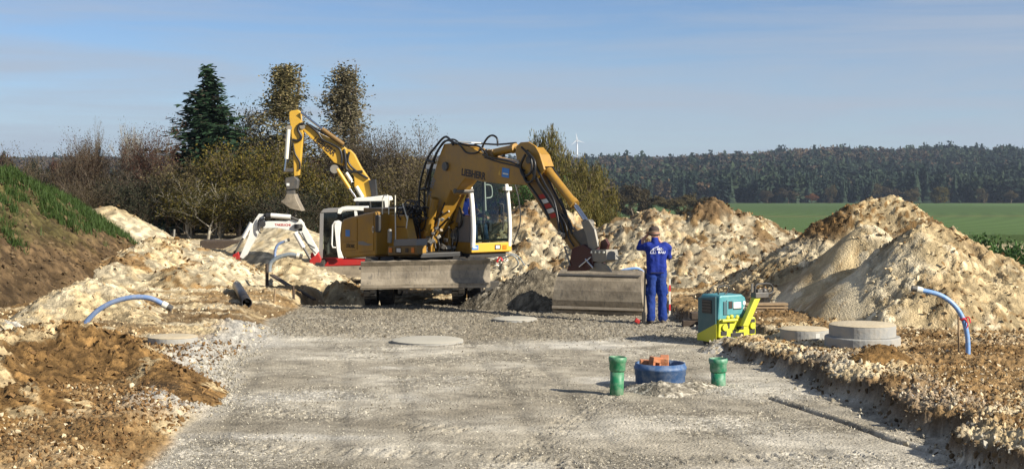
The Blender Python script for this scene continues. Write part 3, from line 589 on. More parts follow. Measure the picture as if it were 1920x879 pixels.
heap('spoil_heap', 'tall pale sandy spoil heap at the right edge behind the concrete rings', [
    [(1425, 520, 31, .6), (1470, 490, 31, .6), (1510, 462, 31, .6), (1535, 436, 31, .6), (1562, 426, 31, .65), (1590, 402, 31, .7), (1612, 402, 31, .8), (1640, 384, 31.3), (1668, 372, 31.3), (1695, 390, 31), (1722, 420, 30.6)],
    [(1616, 426, 29, .82), (1636, 430, 28.9, .85), (1676, 462, 28.4, .85)],
    [(1725, 430, 27), (1752, 434, 27.2), (1775, 450, 27.4), (1805, 448, 27.6), (1830, 470, 27.4), (1848, 492, 26.8), (1878, 496, 26.8), (1905, 528, 26), (1990, 550, 26)],
    [(1690, 560, 25.2), (1780, 560, 25.2), (1870, 580, 25)]],
    ('pale', 'lime', 'ochre'), res=.04, slope=.80, big=.10, mid=.06, csize=.24, seed=380, colfn=pcol, smoothf=psm, lumps='lime_st', lumpn=20000, lsz=(.02, .17), rnd=.10)
heap('gravel_mound', 'ring of loose gravel round the blue shaft tub and green pipes', [[(1185, 722, 19.25, .45), (1240, 724, 19.0, .45), (1300, 722, 19.5, .45), (1350, 722, 19.75, .45)]], ('gravel', 'gravl'), res=.025, slope=.28, big=.02, mid=.035, csize=.09, seed=410, lumps='gravel', lumpn=2600, lsz=(.015, .06), rnd=.05)
heap('clay_heap', 'little ochre clay pile in front of the concrete rings on the right', [[(1610, 668, 19.6), (1650, 660, 19.8), (1690, 668, 19.8)]], ('ochre', 'clay'), res=.03, slope=1.1, big=.05, mid=.04, csize=.18, seed=420, lumps='claylump', lumpn=700, lsz=(.02, .1))
heap('gravel_mound', 'stony edge pile in front of the yellow and teal compactor', [[(1340, 652, 23.4), (1375, 640, 23.6), (1420, 645, 23.6), (1450, 655, 23)]], ('white', 'gravel', 'lime'), res=.03, slope=.6, big=.06, mid=.04, csize=.14, seed=430, lumps='whitegravel', lumpn=1500, lsz=(.02, .1))
# ------------------------------------------------------------------ machine helpers
class Frame:
    """a thing's empty together with the maps from lines of sight to planes of that thing"""
    def __init__(s, name, loc, rz, label, cat, group=None):
        s.e = empty(name, loc, rz); tag(s.e, label, cat, group)
        s.W = Matrix.Translation(Vector(loc)) @ Matrix.Rotation(rz, 4, 'Z'); s.I = s.W.inverted()
        s.fx = (s.W.to_3x3() @ Vector((1, 0, 0))); s.fy = (s.W.to_3x3() @ Vector((0, 1, 0))); s.o = Vector(loc)
    def S(s, px, py, off): return s.I @ ray_plane(px, py, s.o + s.fy * off, s.fy)      # plane at side offset
    def Fr(s, px, py, xf): return s.I @ ray_plane(px, py, s.o + s.fx * xf, s.fx)       # plane at forward distance
    def side(s, pts, off, th): 
        m = MB(); m.prism([s.S(a, b, off) for a, b in pts], (0, th, 0)); return m
def bbox_text(name, body, c, r, up, w, h, mat, parent, depth=.002, bold=.012):
    """lettering of width w and height h, lying on the plane spanned by r and up"""
    r = Vector(r).normalized(); n = r.cross(Vector(up)).normalized(); u = n.cross(r)
    o = text_mesh(name, body, 1.0, mat, Matrix.Identity(4), parent, bold, depth)
    me = o.data; xs = [v.co.x for v in me.vertices]; ys = [v.co.y for v in me.vertices]
    cx, cy_ = (min(xs) + max(xs)) / 2, (min(ys) + max(ys)) / 2; sx = w / (max(xs) - min(xs)); sy = h / (max(ys) - min(ys))
    for v in me.vertices:
        p = Vector(c) + r * (v.co.x - cx) * sx + u * (v.co.y - cy_) * sy + n * (v.co.z); v.co = p
    return o
def decal(name, c, r, up, w, h, mat, parent, th=.004, seg=0):
    r = Vector(r).normalized(); n = r.cross(Vector(up)).normalized(); u = n.cross(r); c = Vector(c)
    if seg: pts = [c + r * w / 2 * math.cos(2 * math.pi * k / seg) + u * h / 2 * math.sin(2 * math.pi * k / seg) for k in range(seg)]
    else: pts = [c - r * w / 2 - u * h / 2, c + r * w / 2 - u * h / 2, c + r * w / 2 + u * h / 2, c - r * w / 2 + u * h / 2]
    m = MB(); m.prism(pts, n * th); return m.build(name, mat, parent)
def hose(fr, pts, off, r, mat='hose', name='hose', n=5, seg=6):
    m = MB(); m.tube(curvepts([fr.S(p[0], p[1], off + (p[2] if len(p) > 2 else 0)) for p in pts], n), r, seg); return m.build(name, M[mat], fr.e)
def ram(fr, a, b, c, off, rb, rr, mat='yellow', bend=True):
    """hydraulic cylinder: barrel from a to b, rod on to c"""
    A, B, Cc = fr.S(*a, off), fr.S(*b, off), fr.S(*c, off); m = MB(); m.cyl(A, B, rb, 16); d = (B - A).normalized()
    m.cyl(B - d * .09, B + d * .02, rb * 1.18, 16); m.cyl(A, A + d * .06, rb * 1.1, 16)
    o = m.build('cylinder', M[mat], fr.e); q = MB(); q.cyl(B, Cc, rr, 12)
    q.build('rod', M['chrome'], o); e = MB(); y = Vector((0, rb * .9, 0)); e.cyl(Cc - y, Cc + y, rr * 1.9, 12); e.build('rod_eye', M['dsteel'], o); return o
def wheel(parent, c, ax, R, wd, dual=True, name='wheel'):
    ax = Vector(ax).normalized(); T = Matrix.Translation(Vector(c)) @ ax.to_track_quat('Z', 'Y').to_matrix().to_4x4()
    offs = (-wd * .54, wd * .54) if dual else (0,); h = wd / 2
    rim = MB(T)
    for o in offs:
        rim.lathe([(.04, o + h * .2), (R * .30, o + h * .3), (R * .50, o + h * .75), (R * .56, o + h * .8), (R * .56, o - h * .8), (R * .3, o - h * .5), (.04, o - h * .5)], 20)
    ro = rim.build(name, M['ochre'], parent)
    for o in offs:
        t = MB(T); t.lathe([(R * .56, o - h * .7), (R * .72, o - h), (R * .93, o - h * .95), (R, o - h * .7), (R, o + h * .7), (R * .93, o + h * .95), (R * .72, o + h), (R * .56, o + h * .7)], 28)
        for k in range(22):
            a = 2 * math.pi * k / 22
            for s_ in (-1, 1):
                Mx = Matrix.Rotation(a + s_ * .07, 4, 'Z'); t.box(R * .97, R * 1.035, -.05, .05, o + s_ * h * .45 - h * .42, o + s_ * h * .45 + h * .42, Mx)
        t.build('tyre', M['tyre'], ro)
    return ro

# ================================================================== the large excavator in front
X0 = -1.894; FWD = math.atan2(-.788, .616)
E = Frame('excavator', (X0, 33, 0), FWD, 'large ochre wheeled excavator with its boom bent over the cab, grading bucket on the gravel', 'excavator')
W = lambda: MB(E.I)      # collects shapes given in world coordinates
# undercarriage
m = W(); m.box(X0 - .42, X0 + .42, 31.0, 35.0, .52, .86); m.box(X0 - .95, X0 + .95, 31.5, 31.9, .40, .62); m.box(X0 - .95, X0 + .95, 34.1, 34.5, .40, .62); m.box(X0 - .62, X0 + .62, 32.2, 33.9, .45, .95)
m.box(X0 + .45, X0 + .85, 32.5, 33.6, .5, .85); m.box(X0 - .85, X0 - .45, 32.5, 33.6, .5, .85)
m.build('chassis', M['black'], E.e, .015)
m = W(); m.lathe([(0.01, .88), (.62, .88), (.62, 1.06), (.01, 1.06)], 28, Matrix.Translation((X0, 33, 0)), smooth=False); m.build('turntable', M['dsteel'], E.e)
for wy in (31.75, 34.3):
    for sx in (-1, 1): wheel(E.e, E.I @ Vector((X0 + sx * .93, wy, .5)), E.I.to_3x3() @ Vector((sx, 0, 0)), .5, .30)
# dozer blade facing the viewer
bl0, bl1 = X0 - 1.19, X0 + 1.45
prof = [(.00, .46), (-.12, .46), (-.14, .545), (-.08, .56), (-.015, .66), (.01, .80), (.0, .92), (-.06, 1.02), (-.02, 1.035), (.06, .94), (.09, .80), (.07, .64)]
m = W(); n_ = len(prof)
nx = 25; ring = []
for i in range(nx):
    x = bl0 + (bl1 - bl0) * i / (nx - 1)
    ring.append([Vector((x, 30.35 + v, z + (.018 * (random.random() - .5) if z > 1 else 0) + .025 * (x - X0) / 1.3)) for v, z in prof])
vs = [p for r in ring for p in r]; fs = [tuple(range(n_ - 1, -1, -1)), tuple((nx - 1) * n_ + k for k in range(n_))]
fs += [(i * n_ + k, i * n_ + (k + 1) % n_, (i + 1) * n_ + (k + 1) % n_, (i + 1) * n_ + k) for i in range(nx - 1) for k in range(n_)]
m.add(vs, fs); bo = m.build('dozer_blade', M['bladesteel'], E.e, .006)
m = W(); m.box(bl0 + .02, bl1 - .02, 30.215, 30.235, .475, .525); m.build('cutting_edge', M['steel'], bo, .004)
for xx in (X0 - .34, X0 + .55):
    m = W(); m.box(xx - .07, xx + .07, 30.42, 31.3, .40, .56); m.box(xx - .10, xx - .05, 30.40, 30.62, .34, .7); m.box(xx + .05, xx + .10, 30.40, 30.62, .34, .7); m.build('blade_arm', M['dsteel'], E.e, .01)
m = W(); m.cyl((X0 - 1.25, 30.6, .85), (X0 - .35, 30.6, .85), .03, 8); m.build('cross_bar', M['dsteel'], E.e); m = W(); m.box(X0 + 1.34, X0 + 1.62, 30.8, 31.15, .30, .55); m.build('step', M['dsteel'], E.e)
# deck and body
m = MB(); m.box(-1.45, 1.02, -.86, .25, .99, 1.10); m.box(-1.4, .3, .25, 1.2, .99, 1.10); m.build('deck', M['black'], E.e, .02)
hs = [(640, 418), (643, 411), (655, 407), (703, 396), (704.5, 400), (704.5, 479), (648, 484), (641, 480), (637.5, 460)]
m = E.side(hs, -1.22, 2.44); hood = m.build('engine_cover', M['yellow'], E.e, .035)
c0 = E.S(640, 440, -1.222)
for pl, nm in (([(644, 416), (669, 409.5), (669, 452), (644, 453.5)], 'door'), ([(644, 455.5), (669, 454.5), (669, 468), (645, 470)], 'door'), ([(671, 409), (700, 401), (700, 470), (671, 473)], 'door'), ):
    m = E.side(pl, -1.235, .03); m.build(nm, M['yellow'], hood, .006)
fr_ = E.Fr(703, 440, -.2)
m = MB(); m.box(-.20, -.185, -1.12, -.90, 1.32, 1.9); m.build('sunlit_front_patch', M['yellow2'], hood, .004)  # brighter yellow patch paints in the sunlit part of the hood front
tk = E.side([(728, 402), (757, 404), (767, 449), (784, 450), (784, 479), (726, 479)], -.88, .22).build('fuel_tank', M['yellow'], E.e, .02)
m = E.side([(741, 424), (759, 424.6), (759.3, 426), (741, 425.6)], -.885, .01); m.build('seam', M['dark'], tk)
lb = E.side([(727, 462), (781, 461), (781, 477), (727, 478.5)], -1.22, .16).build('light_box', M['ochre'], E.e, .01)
E.side([(738, 449), (781, 448), (781, 460.5), (738, 461.5)], -1.20, .28).build('step', M['grey'], E.e, .012)
sx_ = Vector((1, 0, 0)); up_ = Vector((0, 0, 1))
for (px, py, w_, h_, mt) in ((732.5, 469, .12, .10, 'orange'), (747, 469, .20, .12, 'dark'), (748, 469, .15, .08, 'lens'), (763, 469, .10, .09, 'dark'), (774.5, 469, .10, .11, 'orange')):
    decal('lamp', E.S(px, py, -1.222 - (.006 if mt == 'lens' else 0)), sx_, up_, w_, h_, M[mt], lb, .012)
m = MB(); p = E.S(731, 455, -1.24); m.cyl(p, p + Vector((0, 0, .22)), .05, 10); m.ball(p + Vector((0, 0, .25)), .05, 6); m.build('beacon', M['gsteel'], E.e)
bbox_text('lettering', 'LITRONIC', E.S(657, 461, -1.238), sx_, up_, .36, .085, M['dark'], hood, bold=.02)
decal('sticker', E.S(652, 437, -1.237), sx_, up_, .18, .15, M['blue_sticker'], hood); decal('badge', E.S(699.5, 430, -1.237), sx_, up_, .085, .15, M['cream'], hood, seg=16); decal('badge_centre', E.S(699.5, 430, -1.243), sx_, up_, .055, .11, M['ochre'], hood, seg=16)
m = MB(); pts = [(672, 452), (681, 452), (690, 456.5), (700, 458), (712, 457), (704, 461.5), (690, 460.5), (672, 458.5)]; pts = [p for p in pts if p[0] <= 703]; m.prism([E.S(a, b, -1.236) for a, b in pts], (0, -.004, 0)); m.build('stripe', M['grey'], hood)
# rails, mirror, loose hoses on the deck
for pts, off in (([(717, 402), (717, 374), (720, 366), (727, 366)], -1.05), ([(729, 402), (729, 368)], -1.0), ([(742, 468), (741, 380), (741, 366)], -1.0), ([(755, 382), (760, 398), (764, 412)], -.9), ([(765, 405), (763, 418), (762, 428)], -.9)):
    m = MB(); m.tube([E.S(a, b, off) for a, b in pts], .013, 6); m.build('handrail', M['cream'], E.e)
m = MB(); m.box(-.10, .05, -1.30, -1.22, 1.52, 1.90); m.build('mirror', M['black'], E.e, .03)
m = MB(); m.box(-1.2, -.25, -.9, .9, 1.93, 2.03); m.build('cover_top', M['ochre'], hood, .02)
rr = random.Random(5)
m = MB(); cc = E.S(770, 396, -.62)
for k in range(20):
    a = rr.uniform(0, 3.14); b_ = rr.uniform(-.6, .6); R_ = rr.uniform(.09, .19); ctr = cc + Vector((rr.uniform(-.30, .30), rr.uniform(-.2, .2), rr.uniform(-.10, .10)))
    u1 = Vector((math.cos(a), math.sin(a), 0)); v1 = Vector((-math.sin(a) * math.sin(b_), math.cos(a) * math.sin(b_), math.cos(b_)))
    m.tube([ctr + (u1 * math.cos(t * .7) + v1 * math.sin(t * .7)) * R_ for t in range(9)], .016, 5)
m.build('hose_coil', M['hose'], E.e)
m = E.side([(757, 412), (790, 410), (794, 478), (764, 478)], -.3, .3); m.build('pedestal', M['dsteel'], E.e, .02)
m = MB(); m.box(.12, .62, -.32, -.22, 1.05, 1.85); m.box(.12, .62, .14, .24, 1.05, 1.85); m.build('boom_bracket', M['yellow'], E.e, .03)
# boom: lower section, main section
lower = [(790, 474), (786, 440), (795, 400), (806, 352), (822, 296), (832, 270), (850, 268), (864, 292), (856, 330), (843, 362), (826, 402), (812, 440), (806, 474)]
lo = E.side(lower, -.19, .34).build('boom_base', M['yellow'], E.e, .018)
main = [(833, 271), (848, 268), (880, 276), (905, 291), (950, 303), (984, 311), (1004, 330), (986, 347), (942, 345), (905, 341), (873, 334), (861, 349), (851, 366), (843, 352), (838, 318)]
mb_ = E.side(main, -.205, .37).build('boom', M['yellow'], E.e, .018)
for (pa, pb, po, pr) in ((833, 312, -.26, .095), (852, 358, -.24, .05), (990, 300, -.24, .075)): m = MB(); p = E.S(pa, pb, po); m.cyl(p, p + Vector((0, .48, 0)), pr, 16); m.build('pivot_pin', M['dsteel'], E.e)
def ptx(fr, a, b, off): return (fr.S(*b, off) - fr.S(*a, off))
d = ptx(E, (865, 322), (911, 331), -.21); bbox_text('lettering', 'LIEBHERR', E.S(888, 326.5, -.208), d, up_, d.length * .98, .155, M['dark'], mb_, bold=.035)
decal('sticker', E.S(948, 324, -.209), d, up_, .24, .19, M['blue_sticker'], mb_); decal('stripe', E.S(948, 326, -.214), d, up_, .18, .03, M['cream'], mb_)
m = MB(); m.prism([E.S(934, 328, -.208), E.S(939, 329, -.208), E.S(936.5, 319, -.208)], (0, -.003, 0)); m.build('sticker', M['yellow2'], mb_)
d2 = ptx(E, (802, 372), (815, 328), -.2); bbox_text('lettering', 'A 900', E.S(809, 350, -.196), d2, Vector((-1, 0, .3)), .42, .15, M['grey'], lo, bold=.02)
m = MB(); a_ = E.S(843, 266.5, -.17); b_ = E.S(884, 268.5, -.17); m.prism([a_, b_, b_ + Vector((0, .26, 0)), a_ + Vector((0, .26, 0))], (0, 0, .018)); m.build('cover_plate', M['cream'], E.e)
# rams
ram(E, (917, 289), (966, 278), (986, 279), .0, .085, .045); ram(E, (1028, 321), (1077, 383), (1103, 420), .0, .088, .05)
ram(E, (816, 372), (802, 440), (798, 474), -.34, .088, .05); ram(E, (866, 362), (851, 426), (846, 474), .30, .095, .05); ram(E, (851, 334), (826, 392), (822, 402), .05, .095, .05)
m = E.side([(908, 283), (922, 280), (924, 298), (906, 297)], -.1, .2); m.build('lug', M['ochre'], E.e, .01)
# stick with rounded twin-plate head
head = [(966, 286), (968, 274), (976, 267), (990, 266), (1003, 274), (1011, 288), (1016, 304), (1020, 318), (1006, 336), (990, 344), (978, 336), (972, 312)]
stick = [(985, 318), (1008, 316), (1024, 354), (1046, 398), (1072, 442), (1092, 468), (1084, 480), (1070, 468), (1048, 438), (1018, 398), (986, 345)]
hd = MB()
for o_ in (-.20, .11): hd.prism([E.S(a, b, o_) for a, b in head], (0, .05, 0))
hd.prism([E.S(a, b, -.15) for a, b in ((1000, 276), (1012, 290), (1020, 312), (1012, 316), (1003, 296))], (0, .26, 0))
hd.build('stick_head', M['yellow'], E.e, .008)
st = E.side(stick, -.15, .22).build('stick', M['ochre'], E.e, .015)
wp = [(1009, 366), (1029, 362), (1046, 388), (1037, 409), (1024, 402)]
for k in range(5):      # red and white warning stripes on the stick's side
    ya = 364 + k * 9; m = MB(); m.prism([E.S(a, b, -.163) for a, b in ((1008 + k * 5.6, ya + 2), (1026 + k * 4.6, ya - 2), (1028.6 + k * 4.6, ya + 5), (1012.6 + k * 5.4, ya + 9.5))], (0, -.003, 0)); m.build('warning_stripe', M['white'] if k % 2 else M['redprint'], st)
# bucket linkage, quick coupler
m = E.side([(1089, 416), (1103, 412), (1114, 430), (1121, 462), (1112, 470), (1104, 468), (1099, 442)], -.13, .05); m.prism([E.S(a, b, .09) for a, b in ((1089, 416), (1103, 412), (1114, 430), (1121, 462), (1112, 470), (1104, 468), (1099, 442))], (0, .05, 0)); m.build('link', M['gsteel'], E.e, .006)
m = E.side([(1066, 440), (1100, 424), (1103, 466), (1078, 478)], -.10, .2); m.build('link', M['dsteel'], E.e, .01)
m = E.side([(1072, 466), (1092, 458), (1108, 468), (1112, 500), (1096, 508), (1062, 508), (1068, 490)], -.17, .32); m.build('coupler', M['dred'], E.e, .015)
m = E.side([(1104, 468), (1136, 468), (1138, 488), (1128, 492), (1108, 490)], -.16, .30); cp = m.build('tilt_rotator', M['gsteel'], E.e, .012)
for k in range(4): p = E.S(1110 + k * 7.5, 473, -.165); m = MB(); m.cyl(p, p - Vector((0, .02, 0)), .022, 8); m.build('bolt', M['cream'], cp)
m = E.side([(1124, 468), (1126, 452), (1134, 447), (1140, 458), (1136, 470)], -.05, .06); m.build('bracket', M['dred'], E.e, .006)
m = E.side([(1104, 508), (1112, 494), (1124, 490), (1138, 498), (1146, 510)], -.14, .04); m.prism([E.S(a, b, .08) for a, b in ((1104, 508), (1112, 494), (1124, 490), (1138, 498), (1146, 510))], (0, .04, 0)); m.build('bucket_bracket', M['gsteel'], E.e, .006)
m = MB(); m.cyl(E.S(1098, 486, -.2), E.S(1112, 502, -.2), .022, 8); m.cyl(E.S(1108, 482, -.2), E.S(1086, 500, -.2), .016, 8); m.build('locking_rod', M['chrome'], E.e)
hose(E, [(1058, 462), (1064, 480), (1069, 498)], -.18, .018, 'gsteel')
# the bucket itself
A = P(1040, 587, 29.75); A.z = .02; B = P(1210, 591, 29.12); B.z = .02; wv = (B - A).normalized(); nv = Vector((wv.y, -wv.x, 0)).normalized(); 
bp = [(-.16, .855), (-.02, .80), (.11, .66), (.17, .47), (.18, .27), (.14, .12), (.10, .05), (.02, .0)]
m = W()
def bpt(i, k, t): v, z = bp[i]; tt = t * .030; x = A.lerp(B, 0 + 0) if 0 else None; return v - tt, z
nn = len(bp); N_ = 12; grid = []
for s_ in range(N_ + 1):
    q = s_ / N_; row = []
    for lay in (0, 1):
        for v, z in bp:
            inset = .10 * (z / .855); base = A.lerp(B, q) + wv * inset * (1 - 2 * q)
            row.append(base + nv * (v - lay * .03) + Vector((0, 0, z + (.015 * (lay) if z > .8 else 0))))
    grid.append(row)
vs = [p for r in grid for p in r]; R_ = 2 * nn; fs = []
for s_ in range(N_):
    for k in range(nn - 1):
        a = s_ * R_ + k; fs.append((a, a + 1, a + R_ + 1, a + R_)); b_ = a + nn; fs.append((b_ + 1, b_, b_ + R_, b_ + R_ + 1))
    a = s_ * R_; fs.append((a, a + R_, a + R_ + nn, a + nn)); a = s_ * R_ + nn - 1; fs.append((a + R_, a, a + nn, a + R_ + nn))
m.add(vs, fs, False); bk = m.build('bucket', M['bladesteel'], E.e)
for q in (0, 1):
    m = W(); pr = [A.lerp(B, q) + wv * (.10 * z / .855) * (1 - 2 * q) + nv * v + Vector((0, 0, z)) for v, z in bp] + [A.lerp(B, q) + nv * -.30, A.lerp(B, q) + wv * .1 * (1 - 2 * q) + nv * -.34 + Vector((0, 0, .80))]
    pr = pr[:-2] + [pr[-2], pr[-1]]; m.prism(pr, wv * (-.02 if q == 0 else .02)); m.build('side_plate', M['bladesteel'], bk)
m = W(); m.prism([A + nv * .195 + Vector((0, 0, .10)), B + nv * .195 + Vector((0, 0, .10)), B + nv * .185 + Vector((0, 0, .15)), A + nv * .185 + Vector((0, 0, .15))], nv * -.03); m.build('wear_strip', M['steel'], bk, .004)
m = W(); m.prism([A + nv * .13 - Vector((0, 0, .01)), B + nv * .13 - Vector((0, 0, .01)), B + nv * .15 + Vector((0, 0, .055)), A + nv * .15 + Vector((0, 0, .055))], nv * -.04); m.build('cutting_edge', M['bladesteel'], bk, .004)
m = W(); m.prism([A + wv * .09 + nv * .045 + Vector((0, 0, .755)), B - wv * .09 + nv * .045 + Vector((0, 0, .755)), B - wv * .09 + nv * .02 + Vector((0, 0, .785)), A + wv * .09 + nv * .02 + Vector((0, 0, .785))], nv * .018); m.build('weld_seam', M['dsteel'], bk)
# hoses
for pts, off, r in (
    ([(794, 470), (789, 420), (786, 358), (800, 301), (821, 270), (834, 257), (843, 261), (850, 272)], -.24, .026),
    ([(800, 460), (797, 400), (797, 352), (813, 300), (828, 272), (841, 263), (856, 270)], -.24, .026),
    ([(803, 360), (806, 330), (818, 290), (832, 266), (846, 264)], -.22, .02),
    ([(790, 356), (795, 354), (800, 354)], -.28, .03), ([(801, 300), (807, 303), (815, 305)], -.28, .03),
    ([(843, 262), (852, 262), (860, 267), (872, 272), (893, 273), (905, 280), (914, 292)], -.15, .02),
    ([(846, 265), (862, 272), (874, 286), (892, 287), (904, 278)], -.22, .018),
    ([(904, 277), (909, 266), (916, 257), (924, 254), (932, 260), (933, 274)], .0, .022), ([(885, 275), (895, 269), (910, 270), (935, 271), (968, 268)], .1, .02),
    ([(905, 290), (925, 297), (950, 301), (972, 309)], -.21, .018), ([(908, 295), (935, 304), (965, 311), (985, 320)], -.21, .016),
    ([(968, 308), (978, 318), (988, 340), (1002, 360), (1018, 385), (1030, 412)], -.24, .026),
    ([(985, 290), (976, 312), (982, 330), (996, 322), (996, 300), (988, 286)], -.28, .026), ([(990, 286), (1003, 305), (1000, 335), (988, 342), (980, 325)], -.30, .026),
    ([(978, 276), (992, 292), (1000, 318), (1012, 345), (1030, 372), (1044, 402), (1048, 434)], -.20, .024), ([(988, 282), (1004, 310), (1022, 345), (1038, 375), (1046, 410), (1050, 440)], -.22, .022),
    ([(1000, 300), (1012, 325), (1024, 352), (1040, 380), (1056, 410), (1066, 440)], .06, .026), ([(996, 318), (1008, 342), (1020, 362), (1040, 392), (1054, 420), (1058, 448)], -.19, .022), ([(1030, 350), (1044, 372), (1056, 392), (1066, 412), (1078, 436)], .02, .02), ([(1040, 398), (1056, 404), (1070, 420), (1072, 444), (1082, 460)], -.12, .024), ([(1016, 306), (1010, 320), (1018, 334), (1030, 344)], .12, .024),
    ([(1012, 302), (1020, 300), (1034, 312), (1046, 330), (1056, 350), (1066, 362)], .10, .02), ([(1006, 305), (1020, 312), (1030, 340), (1046, 372), (1062, 405), (1075, 430)], -.05, .022), ([(1014, 310), (1030, 345), (1052, 388), (1070, 415)], .05, .02),
    ([(1045, 395), (1060, 420), (1066, 445), (1076, 462)], -.18, .016), ([(1050, 372), (1062, 400), (1068, 430)], -.1, .016),
    ([(783, 408), (793, 392), (797, 380)], -.3, .02), ([(780, 420), (790, 432), (798, 420), (799, 400)], -.32, .022),
    ([(826, 470), (824, 440), (830, 415), (838, 400), (844, 384)], .0, .018), ([(836, 472), (833, 445), (838, 425), (850, 415)], .15, .018), ([(812, 470), (808, 440), (815, 420), (824, 404), (834, 380)], -.2, .018),
    ([(806, 474), (803, 452), (807, 430), (818, 412), (830, 398)], -.25, .022), ([(818, 474), (815, 450), (820, 432), (832, 418), (842, 408)], -.1, .024), ([(830, 474), (828, 452), (834, 436), (842, 426)], .05, .022), ([(806, 440), (818, 446), (824, 460), (820, 474)], -.2, .018), ([(790, 404), (786, 430), (790, 455), (796, 472)], -.36, .02), ([(822, 380), (834, 372), (846, 362), (858, 352)], -.05, .018),
    ([(852, 470), (858, 450), (857, 430), (850, 420)], .3, .018), ([(840, 470), (838, 450), (845, 430)], .25, .016)):
    hose(E, pts, off, r)
for pts, off in (([(808, 460), (812, 440), (820, 425), (824, 410)], -.30), ([(843, 460), (846, 440), (855, 428)], .22), ([(838, 378), (846, 372), (852, 366)], .0), ([(822, 412), (832, 402), (842, 396)], -.1)):
    hose(E, pts, off, .022, 'gsteel', 'pipe')
m = MB(); r5 = random.Random(9)
for (px, py, off, s_) in ((803, 462, -.30, .06), (812, 452, -.26, .05), (822, 444, -.15, .055), (830, 462, -.05, .06), (826, 432, -.1, .045), (836, 450, .05, .05), (840, 465, .1, .06), (852, 464, .28, .05), (834, 392, .0, .045), (806, 455, -.38, .07), (803, 446, -.38, .05), (812, 438, -.34, .045), (818, 428, -.3, .05), (846, 455, .3, .07), (850, 446, .3, .05), (842, 436, .26, .045), (856, 434, .34, .05), (846, 378, .0, .05), (852, 366, .02, .045), (838, 384, -.02, .04), (828, 410, -.1, .05), (822, 404, -.1, .04), (798, 468, -.3, .05), (1016, 304, .0, .06), (1022, 300, .05, .05), (906, 288, -.05, .05), (914, 283, .0, .05), (902, 281, -.05, .04), (944, 292, -.1, .035), (973, 305, -.2, .05), (1050, 436, -.2, .05), (1056, 440, -.2, .05)):
    c = E.S(px, py, off); R3 = Matrix.Translation(c) @ Matrix.Rotation(r5.uniform(0, 3), 4, Vector((r5.random(), r5.random(), 1))); m = MB(); m.box(-s_, s_, -s_ * .7, s_ * .7, -s_ * .8, s_ * .8, R3); m.build('valve_block', M[('gsteel', 'steel', 'dsteel')[int(px) % 3]], E.e, .012)
# cab
cabf = MB()
def pil(y, xs, r=.046): cabf.tube(curvepts([(x, y, z) for x, z in xs], 4), r, 8)
fp = [(1.27, 1.20), (1.29, 1.6), (1.25, 2.1), (1.16, 2.55), (1.0, 2.92)]
pil(.33, fp, .055); pil(1.33, fp, .048)
cabf.box(-.45, 1.05, .30, 1.36, 2.90, 3.0)
cabo = cabf.build('cab_frame', M['white'], E.e, .0)
m = MB(); m.tube([(-.42, .36, 1.1), (-.42, .36, 2.92)], .05, 8); m.tube([(-.42, 1.30, 1.1), (-.42, 1.30, 2.92)], .05, 8); m.tube([(.35, 1.32, 1.1), (.35, 1.32, 2.92)], .035, 8); m.tube([(1.24, .33, 1.34), (1.24, 1.33, 1.34)], .03, 6); m.box(-.42, 1.0, .34, 1.3, 2.86, 2.91); m.build('inner_frame', M['black'], cabo)
m = MB(); m.box(-.45, 1.24, .30, 1.36, 1.06, 1.12); m.box(-.45, 1.2, .31, .35, 1.12, 1.30); m.box(-.46, -.42, .3, 1.36, 1.1, 1.9); m.build('cab_floor', M['yellow'], E.e, .01)
m = MB(); m.box(1.22, 1.30, .28, 1.38, 1.085, 1.29); cb = m.build('front_sill', M['yellow2'], E.e, .015)
m = MB(); m.box(-.42, 1.18, .315, .345, 1.30, 1.86); m.build('side_panel', M['grey'], E.e, .01)
m = MB(); m.tube(curvepts([(.82, .29, 1.62), (.70, .27, 1.65), (.66, .26, 1.85), (.72, .26, 2.05), (.88, .26, 2.06), (.95, .27, 1.85), (.92, .28, 1.68), (.82, .29, 1.62)], 4), .02, 6); m.build('mirror_hoop', M['black'], E.e)
m = MB(); m.box(.74, .90, .25, .28, 1.72, 2.0); m.build('mirror', M['gsteel'], E.e, .02)
g_ = [Vector((x, 0, z)) for x, z in curvepts_ ] if 0 else [Vector(p) for p in curvepts([(x + .015, 0, z) for x, z in fp], 4)]
m = MB(); vs = []; 
for p in g_: vs += [Vector((p.x, .39, p.z)), Vector((p.x, 1.28, p.z))]
m.add(vs, [(2 * i, 2 * i + 1, 2 * i + 3, 2 * i + 2) for i in range(len(g_) - 1)], True); m.build('windscreen', M['glass'], E.e)
for y_ in (.32, 1.35):
    m = MB(); m.add([(-.4, y_, 1.88), (1.2, y_, 1.88), (1.0, y_, 2.9), (-.4, y_, 2.9)], [(0, 1, 2, 3)]); m.build('side_window', M['glass'], E.e)
m = MB(); m.add([(-.44, .38, 1.9), (-.44, 1.28, 1.9), (-.44, 1.28, 2.85), (-.44, .38, 2.85)], [(0, 1, 2, 3)]); m.build('rear_window', M['glass'], E.e)
m = MB(); m.add([(1.305, .42, 1.33), (1.305, 1.26, 1.33), (1.315, 1.26, 1.72), (1.315, .42, 1.72)], [(0, 1, 2, 3)]); m.build('lower_window', M['glass'], E.e)
m = MB(); m.tube([(1.10, .78, 2.62), (1.14, .78, 1.98)], .018, 6); m.tube(curvepts([(1.12, .80, 2.55), (1.13, .93, 2.53), (1.15, .95, 2.40), (1.15, .93, 2.28), (1.14, .80, 2.26)], 3), .014, 6); m.build('grab_handle', M['white'], E.e)
m = MB(); m.tube([(1.27, .60, 1.40), (1.30, .62, 1.75), (1.22, .66, 2.2)], .011, 5); m.tube(curvepts([(1.34, 1.1, 1.55), (1.36, 1.1, 1.85), (1.33, 1.12, 2.1), (1.3, 1.05, 2.13)], 3), .014, 5); m.build('wiper', M['black'], E.e)
